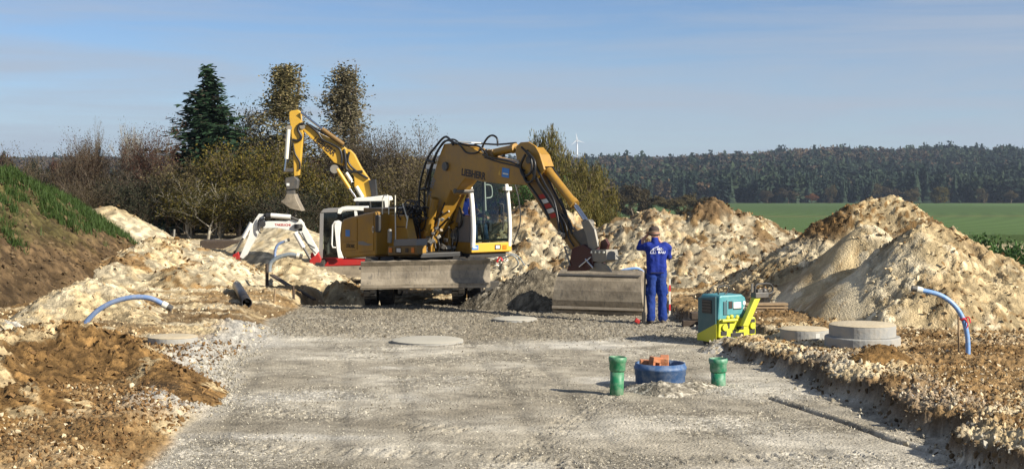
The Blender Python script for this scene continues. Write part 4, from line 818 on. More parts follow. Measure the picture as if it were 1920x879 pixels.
m = MB(); m.box(1.22, 1.34, 1.18, 1.36, 2.42, 2.50); m.build('lamp_bracket', M['white'], E.e, .01)
m = MB(); m.tube(curvepts([(1.25, 1.40, 2.85), (1.40, 1.50, 2.2), (1.42, 1.52, 1.7), (1.3, 1.42, 1.25)], 5), .014, 6); m.build('handrail', M['black'], E.e)
m = MB(); m.box(-.1, .38, .62, 1.14, 1.42, 1.56); m.box(-.22, -.06, .62, 1.14, 1.5, 2.25); m.build('seat', M['black'], E.e, .04)
m = MB(); m.box(.3, .75, .5, .6, 1.5, 1.75); m.box(.3, .75, 1.16, 1.26, 1.5, 1.75); m.tube([(1.0, .85, 1.12), (.85, .85, 1.75)], .035, 8); m.tube([(.85 + .16 * math.cos(a) * .3, .85 + .17 * math.sin(a), 1.78 + .16 * math.cos(a)) for a in [k * .524 for k in range(13)]], .016, 6); m.build('controls', M['black'], E.e, .01)
ly = Vector((0, 1, 0))
decal('sticker', E.Fr(891, 464, 1.302), ly, up_, .17, .10, M['blue_sticker'], cb); decal('stripe', E.Fr(891, 464.5, 1.308), ly, up_, .11, .025, M['cream'], cb)
decal('headlamp', E.Fr(933, 463, 1.302), ly, up_, .15, .10, M['dark'], cb, .012); decal('headlamp_lens', E.Fr(933, 463, 1.316), ly, up_, .10, .07, M['lens'], cb, .006); decal('indicator', E.Fr(946, 463, 1.302), ly, up_, .10, .09, M['orange'], cb, .014)
m = MB(); m.box(-.2, 1.2, .3, 1.3, .96, 1.06); m.build('underframe', M['black'], E.e, .01)

# ================================================================== white and red mini excavator
K = Frame('mini_excavator', (P(655, 0, 46).x, 46.6, g1(P(655, 0, 46).x, 46.6)), 0, 'white and red wheeled mini excavator with its arm reaching down to the left', 'mini excavator')
KZ = K.o.z
def KS(px, py, off=-1.0): return K.I @ P(px, py, 46.6 + off)
def kpr(pts, off, th): m = MB(); m.prism([KS(a, b, off) for a, b in pts], (0, th, 0)); return m
kpr([(584, 500), (600, 500), (692, 497), (700, 484), (600, 484), (597, 470), (590, 476)], -.85, 1.7).build('base', M['red'], K.e, .03)
m = kpr([(581, 502), (580, 490), (583, 474), (595, 470), (602, 486), (600, 500)], -1.15, .5); m.build('swing_bracket', M['red'], K.e, .02)
decal('lamp', KS(606.5, 490.5, -.86), sx_, up_, .10, .10, M['lens'], K.e); decal('lamp_rim', KS(606, 490.5, -.855), sx_, up_, .24, .20, M['dred'], K.e, seg=14)
kpr([(698, 481.5), (752, 481.5), (752, 491.5), (698, 492)], -.75, 1.5).build('counterweight', M['white'], K.e, .02)
for o_ in (-1.0, .3): kb = kpr([(598, 484), (600, 400), (604, 396), (607, 396), (605, 484)], o_, .05); kb.build('cab_pillar', M['grey'], K.e)
kb = kpr([(600, 399), (606, 392), (634, 391), (634, 398)], -1.02, 1.4); kb.build('cab_roof_front', M['grey'], K.e, .01)
kb = kpr([(633, 400), (634, 392), (641, 388), (683, 388), (684, 396), (684, 394), (643, 395), (638, 400), (638, 404)][:5] + [(684, 395), (643, 395), (638, 401)], -1.03, 1.4); kb.build('cab_roof', M['white'], K.e, .01)
kb = kpr([(626, 415), (634, 413), (640, 416), (637, 440), (638, 468), (644, 484), (634, 484), (631, 466)], -1.04, .08); kb.build('door_pillar', M['white'], K.e, .01)
m = MB(); m.tube([KS(*p, -1.10) for p in ((632, 418), (627, 417), (623.5, 422), (622, 458), (624, 464), (630, 464))], .025, 6); m.build('handrail', M['white'], K.e)
kb = kpr([(664, 394), (669, 394), (671, 412), (666, 412)], -1.03, .06); kb.build('cab_pillar', M['white'], K.e)
kb = kpr([(606, 398), (633, 398), (632, 482), (606, 484)], -.99, .01); kb.build('door_window', M['glass'], K.e); kb = kpr([(641, 398), (664, 397), (664, 414), (641, 418)], -.99, .01); kb.build('side_window', M['glass'], K.e)
kb = kpr([(607, 398), (700, 396), (700, 484), (607, 484)], .3, .02); kb.build('cab_back', M['black'], K.e)
kb = kpr([(644, 420), (700, 408), (700, 484), (646, 484)], -.9, .9); kb.build('engine_cover', M['white'], K.e, .03)
kb = kpr([(612, 462), (620, 440), (630, 438), (631, 474), (612, 478)], -.6, .5); kb.build('seat', M['grey'], K.e, .04)
kb = kpr([(588, 500), (720, 498), (720, 516.5), (588, 518)], -1.35, .12); kk_ = kb.build('dozer_blade', M['bladesteel'], K.e, .01)
kb = kpr([(588, 517), (720, 515), (720, 519), (588, 520.5)], -1.40, .08); kb.build('cutting_edge', M['steel'], kk_)
m = MB(); m.box(-.9, 1.5, -.5, .9, .32, .62); m.box(-.2, -.1, -1.2, -.4, .2, .5); m.build('chassis', M['black'], K.e, .02)
for dx in (-.86, .86):
    for dy in (-.62, .75): wheel(K.e, Vector((dx * 1.0 + .02, dy - .3, .38)), (1 if dx > 0 else -1, 0, 0), .38, .28, False)
m = MB(); [m.tube([Vector((.05 + .22 * math.cos(t), -1.32, .33 + .12 * math.sin(t) + dz)) for t in [k * .63 for k in range(11)]], .02, 5) for dz in (0, .12)]; m.build('step_chain', M['gsteel'], K.e)
# arm
kb = kpr([(488, 421), (494, 415), (530, 414.5), (562, 411), (569, 419), (567, 434), (553, 434), (520, 427.5), (494, 428)], -1.25, .26); kbm = kb.build('boom', M['white'], K.e, .012)
kb = kpr([(556, 434), (569, 419), (583, 444), (598, 471), (590, 480), (574, 452)], -1.25, .10); kb.prism([KS(a, b, -1.08) for a, b in ((556, 434), (569, 419), (583, 444), (598, 471), (590, 480), (574, 452))], (0, .10, 0)); kb.build('boom_base', M['white'], K.e, .012)
kb = kpr([(480, 408), (485, 401), (495, 402), (494, 414), (486, 434), (462, 478), (455, 485), (449, 482), (466, 442), (470, 425)], -1.22, .2); kb.build('stick', M['white'], K.e, .01)
for a_, b_, c_, r_ in (((508, 404), (545, 407), (560, 413), .075), ((471, 418), (456, 446), (443, 470), .06), ((553, 436), (569, 464), (582, 486), .07)):
    m = MB(); A_, B_, C_ = KS(*a_, -1.28), KS(*b_, -1.28), KS(*c_, -1.28); m.cyl(A_, B_, r_, 12); q = m.build('cylinder', M['white'], K.e); m = MB(); m.cyl(B_, C_, r_ * .55, 10); m.build('rod', M['dsteel'], q)
m = MB(); m.cyl(KS(499, 405, -1.3), KS(508, 405, -1.3), .09, 10); m.cyl(KS(495, 404, -1.2), KS(500, 404, -1.2), .05, 8); m.cyl(KS(492, 420, -1.32), KS(492, 420, -.95), .1, 12); m.cyl(KS(559, 420, -1.28), KS(559, 428, -1.28), .12, 8); m.build('hose_guard', M['black'], K.e)
for pts in ([(488, 408), (484, 418), (485, 432), (490, 438)], [(560, 434), (575, 455), (590, 465)], [(566, 436), (580, 462), (592, 475)], [(500, 410), (490, 412), (488, 420)]):
    m = MB(); m.tube(curvepts([KS(*p, -1.3) for p in pts], 4), .022, 6); m.build('hose', M['hose'], K.e)
bbox_text('lettering', 'TAKEUCHI', KS(530, 421.5, -1.254), KS(545, 421.8, -1.25) - KS(515, 421.2, -1.25), up_, .48, .07, M['redprint'], kbm, bold=.02)
kb = kpr([(436, 478), (446, 472), (449, 480), (448, 492), (443, 497), (435, 490)], -1.25, .26); kb.build('bucket_link', M['red'], K.e, .01)
kb = kpr([(419, 486), (428, 480), (438, 484), (446, 495), (443, 500), (432, 496)], -1.5, .8); kb.build('bucket', M['dsteel'], K.e, .01)
m = MB(); m.cyl(KS(440, 470, -1.2), KS(444, 480, -1.2), .05, 8); m.build('pin', M['black'], K.e)

# ================================================================== yellow excavator at the back
G = Frame('excavator', (P(706, 0, 51).x, 52, g1(P(706, 0, 51).x, 52)), 0, 'bright yellow excavator at the back with its boom raised high against the trees', 'excavator')
def GS(px, py, off=0.): return G.I @ P(px, py, 51 + off)
def gpr(pts, off, th): m = MB(); m.prism([GS(a, b, off) for a, b in pts], (0, th, 0)); return m
gm = gpr([(564, 241), (568, 235), (576, 234), (598, 250), (630, 265), (648, 278), (650, 285), (643, 311), (626, 305), (604, 280), (580, 257)], 0, .42).build('boom', M['yellow2'], G.e, .02)
gpr([(648, 279), (656, 281), (664, 289), (679, 318), (662, 323), (650, 318), (645, 311)], .02, .38).build('boom_joint', M['yellow2'], G.e, .02)
gpr([(661, 322), (679, 317), (693, 338), (698, 375), (683, 375), (664, 350), (664, 336)], 0, .42).build('boom_base', M['yellow2'], G.e, .02)
gpr([(542, 211), (545, 208), (558, 206), (563, 210), (565, 238), (569, 250), (566, 275), (560, 329), (551, 331), (549, 280), (545, 240), (542, 222)], -.02, .36).build('stick', M['yellow2'], G.e, .02)
for a_, b_, c_, r_, mt in (((644, 271), (604, 242), (564, 211), .075, 'ochre'), ((541, 243), (537, 298), (534.5, 320), .07, 'cream'), ((632, 317), (655, 353), (667, 370), .07, 'yellow2'), ((649, 324), (658, 338), (660, 342), .06, 'cream'), ((668, 350), (680, 370), (684, 376), .07, 'cream')):
    m = MB(); A_, B_, C_ = GS(*a_, -.08), GS(*b_, -.08), GS(*c_, -.08); m.cyl(A_, B_, r_, 12); q = m.build('cylinder', M[mt], G.e); m = MB(); m.cyl(B_, C_, r_ * .55, 10); m.build('rod', M['chrome'], q)
m = MB(); m.cyl(GS(627, 317, -.15), GS(627, 317, .5), .15, 14); m.cyl(GS(542, 240, -.1), GS(542, 240, .4), .1, 10); m.cyl(GS(567, 237, -.06), GS(567, 237, .45), .1, 10); m.build('pivot_pin', M['gsteel'], G.e)
for pts, r_ in (([(570, 232), (561, 234), (559, 244), (565, 256), (560, 264), (548, 262)], .045), ([(574, 231), (588, 242), (598, 252), (605, 262), (625, 272), (637, 280), (641, 295), (640, 306)], .04), ([(645, 280), (648, 300), (650, 318), (665, 322), (680, 322)], .05), ([(655, 285), (652, 300), (658, 312), (672, 324), (690, 335)], .04), ([(549, 268), (553, 288), (562, 304), (562, 318)], .03), ([(580, 234), (600, 246), (620, 258), (645, 276)], .035), ([(545, 262), (543, 290), (540, 305)], .03)):
    m = MB(); m.tube(curvepts([GS(*p, -.06) for p in pts], 4), r_, 6); m.build('hose', M['hose'], G.e)
d = GS(631, 289) - GS(590, 259); bbox_text('lettering', 'LIEBHERR', GS(609, 274.5, -.005), d, up_, d.length * .96, .21, M['dark'], gm, bold=.035)
gpr([(531, 316), (559, 315), (559, 322), (531, 323)], 0, .3).build('link', M['dsteel'], G.e, .02)
gpr([(535, 334), (552, 330), (559, 338), (557, 354), (538, 356), (534, 345)], -.05, .4).build('coupler', M['dsteel'], G.e, .02); decal('coupler_plate', GS(540, 346, -.06), sx_, up_, .10, .09, M['lens'], G.e)
gpr([(537, 354), (552, 354), (552, 366), (537, 366)], 0, .3).build('neck', M['dsteel'], G.e, .02)
m = gpr([(537, 364), (552, 364), (556, 376), (566, 396), (556, 394), (544, 391), (526, 378), (533, 372)], -.12, .9); m.build('bucket', M['bladesteel'], G.e, .015)
for x_ in (539.5, 554.5):
    m = MB()
    for k in range(4): c = GS(x_, 393 + k * 3.2, .1); m.tube([c + Vector((.028 * math.cos(t) * (1 if k % 2 else .3), .028 * math.cos(t) * (.3 if k % 2 else 1), .042 * math.sin(t))) for t in [q * .785 for q in range(9)]], .014, 5)
    m.build('chain', M['gsteel'], G.e)
gpr([(662, 375), (666, 371), (690, 370), (714, 367), (727, 369), (729, 374), (729, 377), (664, 378)], -1.0, 1.7).build('cab_roof', M['white'], G.e, .02)
gpr([(721, 376), (729, 376), (730, 400), (723, 400)], -1.0, .1).build('cab_pillar', M['white'], G.e); gpr([(668, 377), (672, 377), (674, 405), (670, 405)], -1.0, .1).build('cab_pillar', M['black'], G.e); gpr([(693, 377), (695, 377), (697, 405), (695, 405)], -1.0, .1).build('cab_pillar', M['dsteel'], G.e)
gpr([(668, 377), (724, 377), (724, 402), (672, 402)], -.95, .02).build('side_window', M['glass'], G.e); gpr([(666, 377), (728, 377), (728, 410), (668, 410)], .6, .05).build('cab_back', M['black'], G.e)
gpr([(672, 400), (735, 396), (735, 430), (672, 430)], -1.1, 2.2).build('cab_base', M['navy'], G.e, .03); gpr([(735, 400), (840, 400), (845, 440), (735, 440)], -1.2, 2.4).build('engine_cover', M['yellow2'], G.e, .05)
gpr([(676, 430), (840, 430), (840, 445), (676, 445)], -1.2, 2.4).build('deck', M['dsteel'], G.e, .02)
m = gpr([(691, 338), (703, 336), (706, 366), (697, 370)], -.1, .5); m.build('cover', M['black'], G.e)
gz_ = G.o.z
m = MB(); m.box(-1.4, 2.6, -.5, .5, .5, 1.0); m.build('chassis', M['black'], G.e, .02)
for dx in (-1.0, 2.0):
    for dy in (-.95, .95): wheel(G.e, Vector((dx, dy, .5)), (0, dy, 0), .5, .45, False)
m = MB(); m.box(-.3, 1.4, -.4, .4, 1.0, 1.5); m.build('turntable', M['dsteel'], G.e)
# ------------------------------------------------------------------ figures
def organic(name, caps, voxel, mat, parent, smooth=4):
    """one continuous surface grown round a list of tapered limbs (a, b, ra, rb)"""
    m = MB()
    for a, b, ra, rb in caps:
        a = Vector(a); b = Vector(b); L_ = (b - a).length; n = 8
        d = (b - a).normalized() if L_ > 1e-6 else Vector((0, 0, 1)); path = []; rad = []
        for k in range(1, 6): t = k / 5 * math.pi / 2; path.append(a - d * ra * math.cos(t)); rad.append(max(.002, ra * math.sin(t)))
        for k in range(5): t = k / 5 * math.pi / 2; path.append(b + d * rb * math.sin(t)); rad.append(max(.002, rb * math.cos(t)))
        m.tube(path, rad, 14)
    me = bpy.data.meshes.new(name); me.from_pydata([tuple(v) for v in m.v], [], m.f); t = bpy.data.objects.new('tmp', me); C.objects.link(t)
    r = t.modifiers.new('r', 'REMESH'); r.mode = 'VOXEL'; r.voxel_size = voxel; r.use_smooth_shade = True
    s = t.modifiers.new('s', 'SMOOTH'); s.iterations = smooth; s.factor = .6
    bpy.context.view_layer.update(); m2 = bpy.data.meshes.new_from_object(t.evaluated_get(bpy.context.evaluated_depsgraph_get())); bpy.data.objects.remove(t); m2.name = name
    return linkmesh(name, m2, mat, parent)
def crumple(o, amp, freq, seed=0):
    for v in o.data.vertices:
        n = mnoise.noise(v.co * freq + Vector((seed, 0, 0))) + .5 * mnoise.noise(v.co * freq * 2.3); v.co += v.normal * amp * n
def hand(caps, wrist, tip, side, r=.011, curl=.4):
    """palm, four unequal fingers and a thumb, added to the skin"""
    w_ = Vector(wrist); d = (Vector(tip) - w_).normalized(); s = Vector(side).normalized(); n = d.cross(s)
    for k in (-1, 0, 1): caps.append((w_ + s * .006 * k, w_ + d * .085 + s * .024 * k, .019, .016))
    for k, L_ in enumerate((.068, .078, .074, .058)):
        b = w_ + d * .088 + s * (.032 - .021 * k); m1 = b + d * L_ * .5 + n * curl * .02; caps.append((b, m1, r, r * .9)); caps.append((m1, m1 + (d * (1 - curl) + n * curl).normalized() * L_ * .5, r * .9, r * .75))
    b = w_ + d * .03 + s * .035; caps.append((b, b + (d + s * .9).normalized() * .035, r * 1.25, r * 1.1)); q = b + (d + s * .9).normalized() * .035; caps.append((q, q + (d + s * .3).normalized() * .03, r * 1.05, r * .8))

man = empty('person', (P(1231, 608, 27.6).x, 27.6, g1(2.68, 27.6) + .03)); tag(man, 'man in blue work clothes and cap standing with his back turned beside the bucket', 'person')
skin = []
skin += [((0 - .03, .02, 1.50), (-.035, .03, 1.60), .058, .056), ((-.035, .035, 1.655), (-.04, .05, 1.70), .088, .085), ((-.04, .09, 1.64), (-.04, .10, 1.60), .06, .05), ((-.045, .135, 1.655), (-.045, .14, 1.635), .015, .014)]
skin += [((-.125, .035, 1.66), (-.123, .035, 1.63), .015, .012), ((.050, .045, 1.66), (.049, .045, 1.63), .015, .012)]
# left forearm is raised to the eyes, right one folded in front
skin += [((-.25, .19, 1.52), (-.165, .20, 1.60), .035, .028)]; hand(skin, (-.165, .20, 1.60), (-.08, .19, 1.70), (0, -.5, 1), .011, .5)
skin += [((.14, .27, 1.42), (.07, .25, 1.52), .035, .028)]; hand(skin, (.07, .25, 1.53), (.02, .2, 1.64), (-.4, -.2, .3), .011, .5)
skin += [((-.06, .0, 1.2), (-.03, .02, 1.5), .08, .06), ((-.05, .0, 1.4), (-.25, .12, 1.43), .05, .04), ((-.25, .12, 1.43), (-.25, .19, 1.52), .035, .035), ((.0, .0, 1.4), (.22, .12, 1.28), .05, .04), ((.22, .12, 1.28), (.14, .27, 1.42), .035, .035)]
sk = organic('body', skin, .008, M['skin'], man, 2)
jk = []
jk += [((0 + sx * .075, .0, .93), (sx * .07, .0, 1.12), .115, .112) for sx in (-1, 1)]
jk += [((sx * .07, .0, 1.12), (sx * .095, .0, 1.36), .112, .115) for sx in (-1, 1)]; jk += [((0, -.015, .95), (0, -.02, 1.36), .10, .105)]
jk += [((-.12, .0, 1.41), (.12, .0, 1.41), .075, .075), ((-.03, .015, 1.46), (-.03, .02, 1.545), .072, .066)]
jk += [((-.15, .0, 1.42), (-.225, .03, 1.405), .082, .072), ((-.225, .03, 1.405), (-.315, .12, 1.385), .070, .058), ((-.315, .12, 1.385), (-.27, .19, 1.49), .058, .050)]
jk += [((.15, .0, 1.42), (.21, .02, 1.38), .082, .074), ((.21, .02, 1.38), (.235, .12, 1.22), .070, .06), ((.235, .12, 1.22), (.15, .26, 1.40), .056, .048)]
j = organic('jacket', jk, .012, M['wblue'], man, 5); crumple(j, .013, 8, 3)
tr = []
for sx, fx in ((-1, -.105), (1, .115)):
    tr += [((sx * .075, .0, .96), (sx * .085, .0, .86), .105, .112), ((sx * .085, .0, .86), (sx * .10, .015, .50), .108, .086), ((sx * .10, .015, .50), (fx, -.005, .13), .084, .082), ((fx, -.005, .13), (fx, .0, .095), .088, .085), ((sx * .15, .0, .66), (sx * .165, .01, .56), .055, .055)]
t_ = organic('trousers', tr, .012, M['wblue2'], man, 4); crumple(t_, .016, 8, 11)
for sx, fx, dx in ((-1, -.105, -.03), (1, .115, .04)):
    b = organic('boot', [((fx, -.02, .075), (fx, .0, .10), .05, .052), ((fx, -.03, .035), (fx + dx, .16, .035), .043, .042), ((fx + dx * .4, .05, .05), (fx + dx, .14, .04), .045, .045)], .009, M['boot'], man, 3)
m = MB(); cM = Matrix.Translation((-.04, .045, 1.70)) @ Matrix.Rotation(math.radians(-6), 4, 'X')
m.lathe([(.099, -.03), (.100, .0), (.096, .035), (.08, .066), (.046, .084), (.002, .088)], 22, cM); cap_ = m.build('cap', M['cap'], man)
m = MB(cM); m.lathe([(.103, -.035), (.105, -.012), (.100, -.012), (.099, -.035)], 22, None, close=True); m.build('cap_band', M['capband'], cap_)
m = MB(cM); vs = [Vector((.095 * math.cos(a) * -1, .05 + .0 * a, -.02)) for a in (0, 1)]; arc = [Vector((-.095, .0, -.01)), Vector((-.15, .05, -.02)), Vector((-.16, .11, -.03)), Vector((-.11, .16, -.03)), Vector((-.05, .15, -.02)), Vector((.0, .09, -.01))]
m.prism([p for p in arc], Vector((0, 0, -.008))); m.build('cap_peak', M['capband'], cap_)
m = MB(); m.tube([Vector((-.04 + .097 * math.cos(a), .045 + .097 * math.sin(a), 1.635)) for a in [math.pi + k * math.pi / 12 for k in range(13)]], .018, 6); m.build('hair', M['cap'], man)
# print on the back, laid onto the cloth
from mathutils.bvhtree import BVHTree
bv = BVHTree.FromPolygons([v.co[:] for v in j.data.vertices], [tuple(p.vertices) for p in j.data.polygons])
def onback(o, lift=.006):
    for v in o.data.vertices:
        h = bv.ray_cast(Vector((v.co.x, -1, v.co.z)), Vector((0, 1, 0)))
        if h[0] is not None: v.co.y = h[0].y - lift + (v.co.y * .0)
o = bbox_text('print', 'MZ-', (.055, -.3, 1.372), (1, 0, 0), (0, 0, 1), .12, .046, M['wprint'], j, bold=.015, depth=0); onback(o)
o = bbox_text('print', 'BAU', (.088, -.3, 1.312), (1, 0, 0), (0, 0, 1), .13, .046, M['wprint'], j, bold=.02, depth=0); onback(o)
def ribbon(pts, w_, name='print'):
    m = MB(); c = curvepts([(x, 0, z) for x, z in pts], 6); vs = []
    for i, p in enumerate(c):
        t = (c[min(i + 1, len(c) - 1)] - c[max(i - 1, 0)]).normalized(); n = Vector((-t.z, 0, t.x)) * w_ / 2; vs += [p + n, p - n]
    m.add(vs, [(2 * i, 2 * i + 1, 2 * i + 3, 2 * i + 2) for i in range(len(c) - 1)]); o = m.build(name, M['wprint'], j); onback(o); return o
ribbon([(-.125, 1.29), (-.115, 1.33), (-.08, 1.37), (-.03, 1.40), (.03, 1.42)], .010); ribbon([(-.125, 1.292), (-.02, 1.292)], .009); ribbon([(-.072, 1.30), (-.075, 1.34), (-.068, 1.37)], .008); ribbon([(-.022, 1.30), (-.04, 1.34), (-.04, 1.38)], .007)
m = MB(); m.box(-.12, .12, -.135, -.128, .925, .945); m.build('hem', M['wdark'], j, .002)
for sx in (-1, 1):
    m = MB(); m.box(sx * .19 - .012, sx * .19 + .012, -.02, .05, .50, .72); m.build('pocket', M['wdark'], t_, .01)
# operator in the cab
op = empty('person', E.W @ Vector((.33, .86, 1.56)), FWD); tag(op, 'cab operator in blue jacket and dark cap seated inside the large excavator', 'person')
oc = []; oc += [((0, 0, .62), (.01, 0, .74), .06, .06), ((.02, 0, .80), (.03, 0, .84), .088, .085), ((.09, 0, .79), (.10, 0, .76), .045, .04), ((.12, 0, .80), (.125, 0, .79), .014, .013)]
oc += [((.22, sy * .24, .30), (.42, sy * .22, .28), .035, .03) for sy in (-1, 1)]
for sy in (-1, 1): hand(oc, (.42, sy * .22, .28), (.52, sy * .20, .27), (0, -sy, .2), .010, .5)
oc += [((0, 0, .35), (0, 0, .62), .07, .06), ((0, 0, .55), (.0, .22, .48), .05, .04), ((0, 0, .55), (.0, -.22, .48), .05, .04), ((.0, .22, .48), (.22, .24, .30), .035, .035), ((.0, -.22, .48), (.22, -.24, .30), .035, .035)]
organic('body', oc, .009, M['skin'], op, 2)
organic('jacket', [((0, -.08, .08), (0, -.10, .48), .13, .11), ((0, .08, .08), (0, .10, .48), .13, .11), ((0, -.15, .54), (0, .15, .54), .075, .075), ((0, 0, .56), (.01, 0, .67), .07, .06)] + [((0, s_ * .19, .53), (.03, s_ * .26, .32), .072, .06) for s_ in (-1, 1)] + [((.03, s_ * .26, .32), (.27, s_ * .24, .29), .058, .045) for s_ in (-1, 1)], .013, M['wblue'], op, 4)
organic('trousers', [((0, s_ * .09, .06), (.45, s_ * .14, .06), .10, .08) for s_ in (-1, 1)] + [((.45, s_ * .14, .06), (.55, s_ * .15, -.32), .078, .06) for s_ in (-1, 1)] + [((0, -.08, .06), (0, .08, .06), .11, .11)], .013, M['jeans'], op, 4)
for s_ in (-1, 1): organic('boot', [((.55, s_ * .15, -.35), (.70, s_ * .15, -.38), .045, .042)], .01, M['boot'], op, 2)
m = MB(); oM = Matrix.Translation((.02, 0, .85)); m.lathe([(.10, -.02), (.10, .03), (.08, .075), (.04, .095), (.002, .10)], 18, oM); m.prism([Vector((.06, -.08, .84)), Vector((.19, -.05, .83)), Vector((.19, .05, .83)), Vector((.06, .08, .84))], (0, 0, .01)); m.build('cap', M['cap'], op)

# ------------------------------------------------------------------ compactor
cc_ = P(1347, 648, 24.1); ang = math.radians(32)
Q = empty('compactor', (cc_.x, cc_.y, .0), ang); CQ = .94; tag(Q, 'teal and lime yellow vibrating compactor with a long handle, below the road edge', 'compactor')
lx = .80; wy = .50
m = MB(); m.prism([Vector((0, 0, .14)), Vector((.02, 0, .44)), Vector((.78, 0, .44)), Vector((.80, 0, .40)), Vector((.80, 0, .10)), Vector((.3, 0, .07))], (0, wy, 0)); lb_ = m.build('lower_body', M['lime'], Q, .02)
m = MB(); m.prism([Vector((-.01, .0, .42)), Vector((.02, .0, .80)), Vector((.06, .0, .82)), Vector((.50, .0, .82)), Vector((.585, .0, .76)), Vector((.60, .0, .55)), Vector((.56, 0, .44))], (0, wy - .03, 0)); m.build('engine_hood', M['teal'], Q, .025)
m = MB(); m.prism([Vector((-.012, .03, .24)), Vector((-.012, wy - .02, .10)), Vector((-.012, wy - .02, .76)), Vector((-.012, .03, .80))], (-.025, 0, 0)); ep = m.build('end_cover', M['tealdark'], Q, .01)  # darker teal puts the shade of this end face into its colour
m = MB(); m.prism([Vector((-.038, .0, .06)), Vector((-.038, wy - .01, .06)), Vector((-.038, wy - .01, .16)), Vector((-.038, .03, .36)), Vector((-.038, .0, .36))], (-.008, 0, 0)); m.build('lower_cover', M['lime'], Q, .004)
m = MB(); m.box(-.05, -.036, .12, .36, .52, .74); m.build('grille', M['black'], ep, .005)
for z_ in (.56, .61, .66, .71): m = MB(); m.box(-.058, -.045, .13, .35, z_, z_ + .012); m.build('grille_bar', M['dsteel'], ep)
for (x0, x1, z0, z1, mt, yy) in ((.10, .17, .50, .72, 'tealdark', -.012), (.17, .56, .50, .74, 'teal', -.015), (.20, .28, .60, .72, 'dark', -.025), (.30, .46, .60, .70, 'lens', -.025), (.30, .47, .585, .60, 'dark', -.028)):
    m = MB(); m.box(x0, x1, yy, .0, z0, z1); m.build('hood_panel', M[mt], Q, .004)
for (x_, z_) in ((.53, .68), (.54, .59)): decal('cap_disc', (x_, -.018, z_), (1, 0, 0), (0, 0, 1), .06, .07, M['lens'], Q, seg=12)
for (x0, x1, z0, z1) in ((.05, .17, .17, .24), (.66, .77, .17, .25), (.66, .77, .35, .405), (.26, .52, .13, .20), (.30, .36, .20, .25), (.47, .53, .08, .20), (.38, .53, .25, .30), (.19, .23, .28, .40)):
    m = MB(); m.box(x0, x1, -.012, .03, z0, z1); m.build('recess', M['black'], lb_, .003)
for (x_, z_) in ((.12, .30), (.71, .30)): m = MB(); m.cyl((x_, .02, z_), (x_, -.035, z_), .055, 14); m.build('rubber_mount', M['lime'], lb_)
for (x_, z_) in ((.20, .45), (.28, .47), (.40, .45), (.62, .43)): m = MB(); m.ball((x_, .02, z_), .045, 6); m.build('cap_nut', M['lime'], lb_)
m = MB(); m.tube([Vector((.05, -.03, .41)), Vector((.36, -.04, .41))], .028, 8); m.build('guard_rail', M['lime'], Q)
m = MB(); m.prism([Vector((.38, -.06, .32)), Vector((.50, -.06, .30)), Vector((.78, -.06, .78)), Vector((.66, -.06, .80))], (0, -.10, 0)); hn = m.build('handle_arm', M['lime'], Q, .015)
m = MB(); m.box(.64, .92, -.18, -.05, .76, .85); m.build('handle_head', M['dsteel'], Q, .01)
m = MB(); m.tube(curvepts([Vector((.68, -.11, .80)), (.68, -.11, .92), (.74, -.11, .98), (.98, -.11, .98), (1.06, -.11, .92), (1.05, -.11, .84), (.95, -.11, .81)], 4), .018, 8); m.build('handle_loop', M['black'], Q)
m = MB(); m.ball((.88, -.11, .87), .05, 8); m.box(.72, .82, -.14, -.08, .85, .90); m.box(.60, .64, -.12, -.1, .86, 1.0); m.build('controls', M['dsteel'], Q)
m = MB(); m.tube(curvepts([Vector((.17, .2, .82)), (.15, .2, .92), (.22, .2, .95), (.36, .2, .95), (.38, .2, .90), (.35, .2, .84), (.3, .2, .82)], 4), .013, 6); m.build('lifting_eye', M['black'], Q)
m = MB(); m.box(.05, .75, .03, wy - .04, -.0, .12); m.build('base_plate', M['dsteel'], Q, .02)

# ------------------------------------------------------------------ pipes and shafts in the road
def pipe_thing(px, pyb, pyt, R, mat, label, tilt=0):
    Y = F * (CH - .0) / (pyb - HY); b = P(px, pyb, Y); h = (pyb - pyt) * Y / F
    o = empty('drain_pipe', (b.x, b.y, 0)); tag(o, label, 'pipe', 'green drain pipes beside the blue tub'); T = Matrix.Rotation(tilt, 4, 'Y')
    m = MB(T); m.lathe([(R * .86, -.1), (R * .86, h - .16), (R * .84, h - .16), (R * .80, -.1)], 28, close=True); m.build('pipe_wall', mat, o)
    m = MB(T); m.lathe([(R * .86, h - .19), (R * 1.0, h - .165), (R * 1.0, h - .075), (R * 1.09, h - .065), (R * 1.13, h - .035), (R * 1.09, h - .005), (R * .98, h), (R * .95, h - .01), (R * .95, h - .16), (R * .80, h - .18)], 28, close=True); m.build('socket', mat, o); return o
pipe_thing(1156, 739, 668, .103, M['green'], 'taller green drain pipe standing to the left of the blue tub', .03)
pipe_thing(1347, 722, 671, .112, M['green2'], 'shorter dusty green drain pipe standing to the right of the blue tub', -.01)
tb = P(1240, 727, 19.35); tub = empty('shaft_tub', (tb.x, 19.5, 0)); tag(tub, 'round dusty blue plastic shaft tub sunk in the gravel road', 'tub')
m = MB(); m.lathe([(.325, -.1), (.325, .16), (.335, .165), (.335, .235), (.345, .24), (.345, .275), (.335, .28), (.327, .32), (.308, .32), (.30, .15), (.30, -.1)], 48); m.build('tub_wall', M['bluepl'], tub)
m = MB(); m.lathe([(.002, .10), (.30, .10)], 30); m.build('tub_floor', M['soil'] if 0 else M['dsteel'], tub)
bs = [((-.14, .06, .25), (.12, .10, .05), .1, 'tilted orange brick at the left in the blue tub'), ((-.03, -.02, .30), (.05, .13, .5), .25, 'upright orange brick leaning in the middle of the blue tub'), ((.05, .05, .30), (.0, -.12, 1.45), .4, 'narrow pale edged brick standing at the right in the blue tub')]
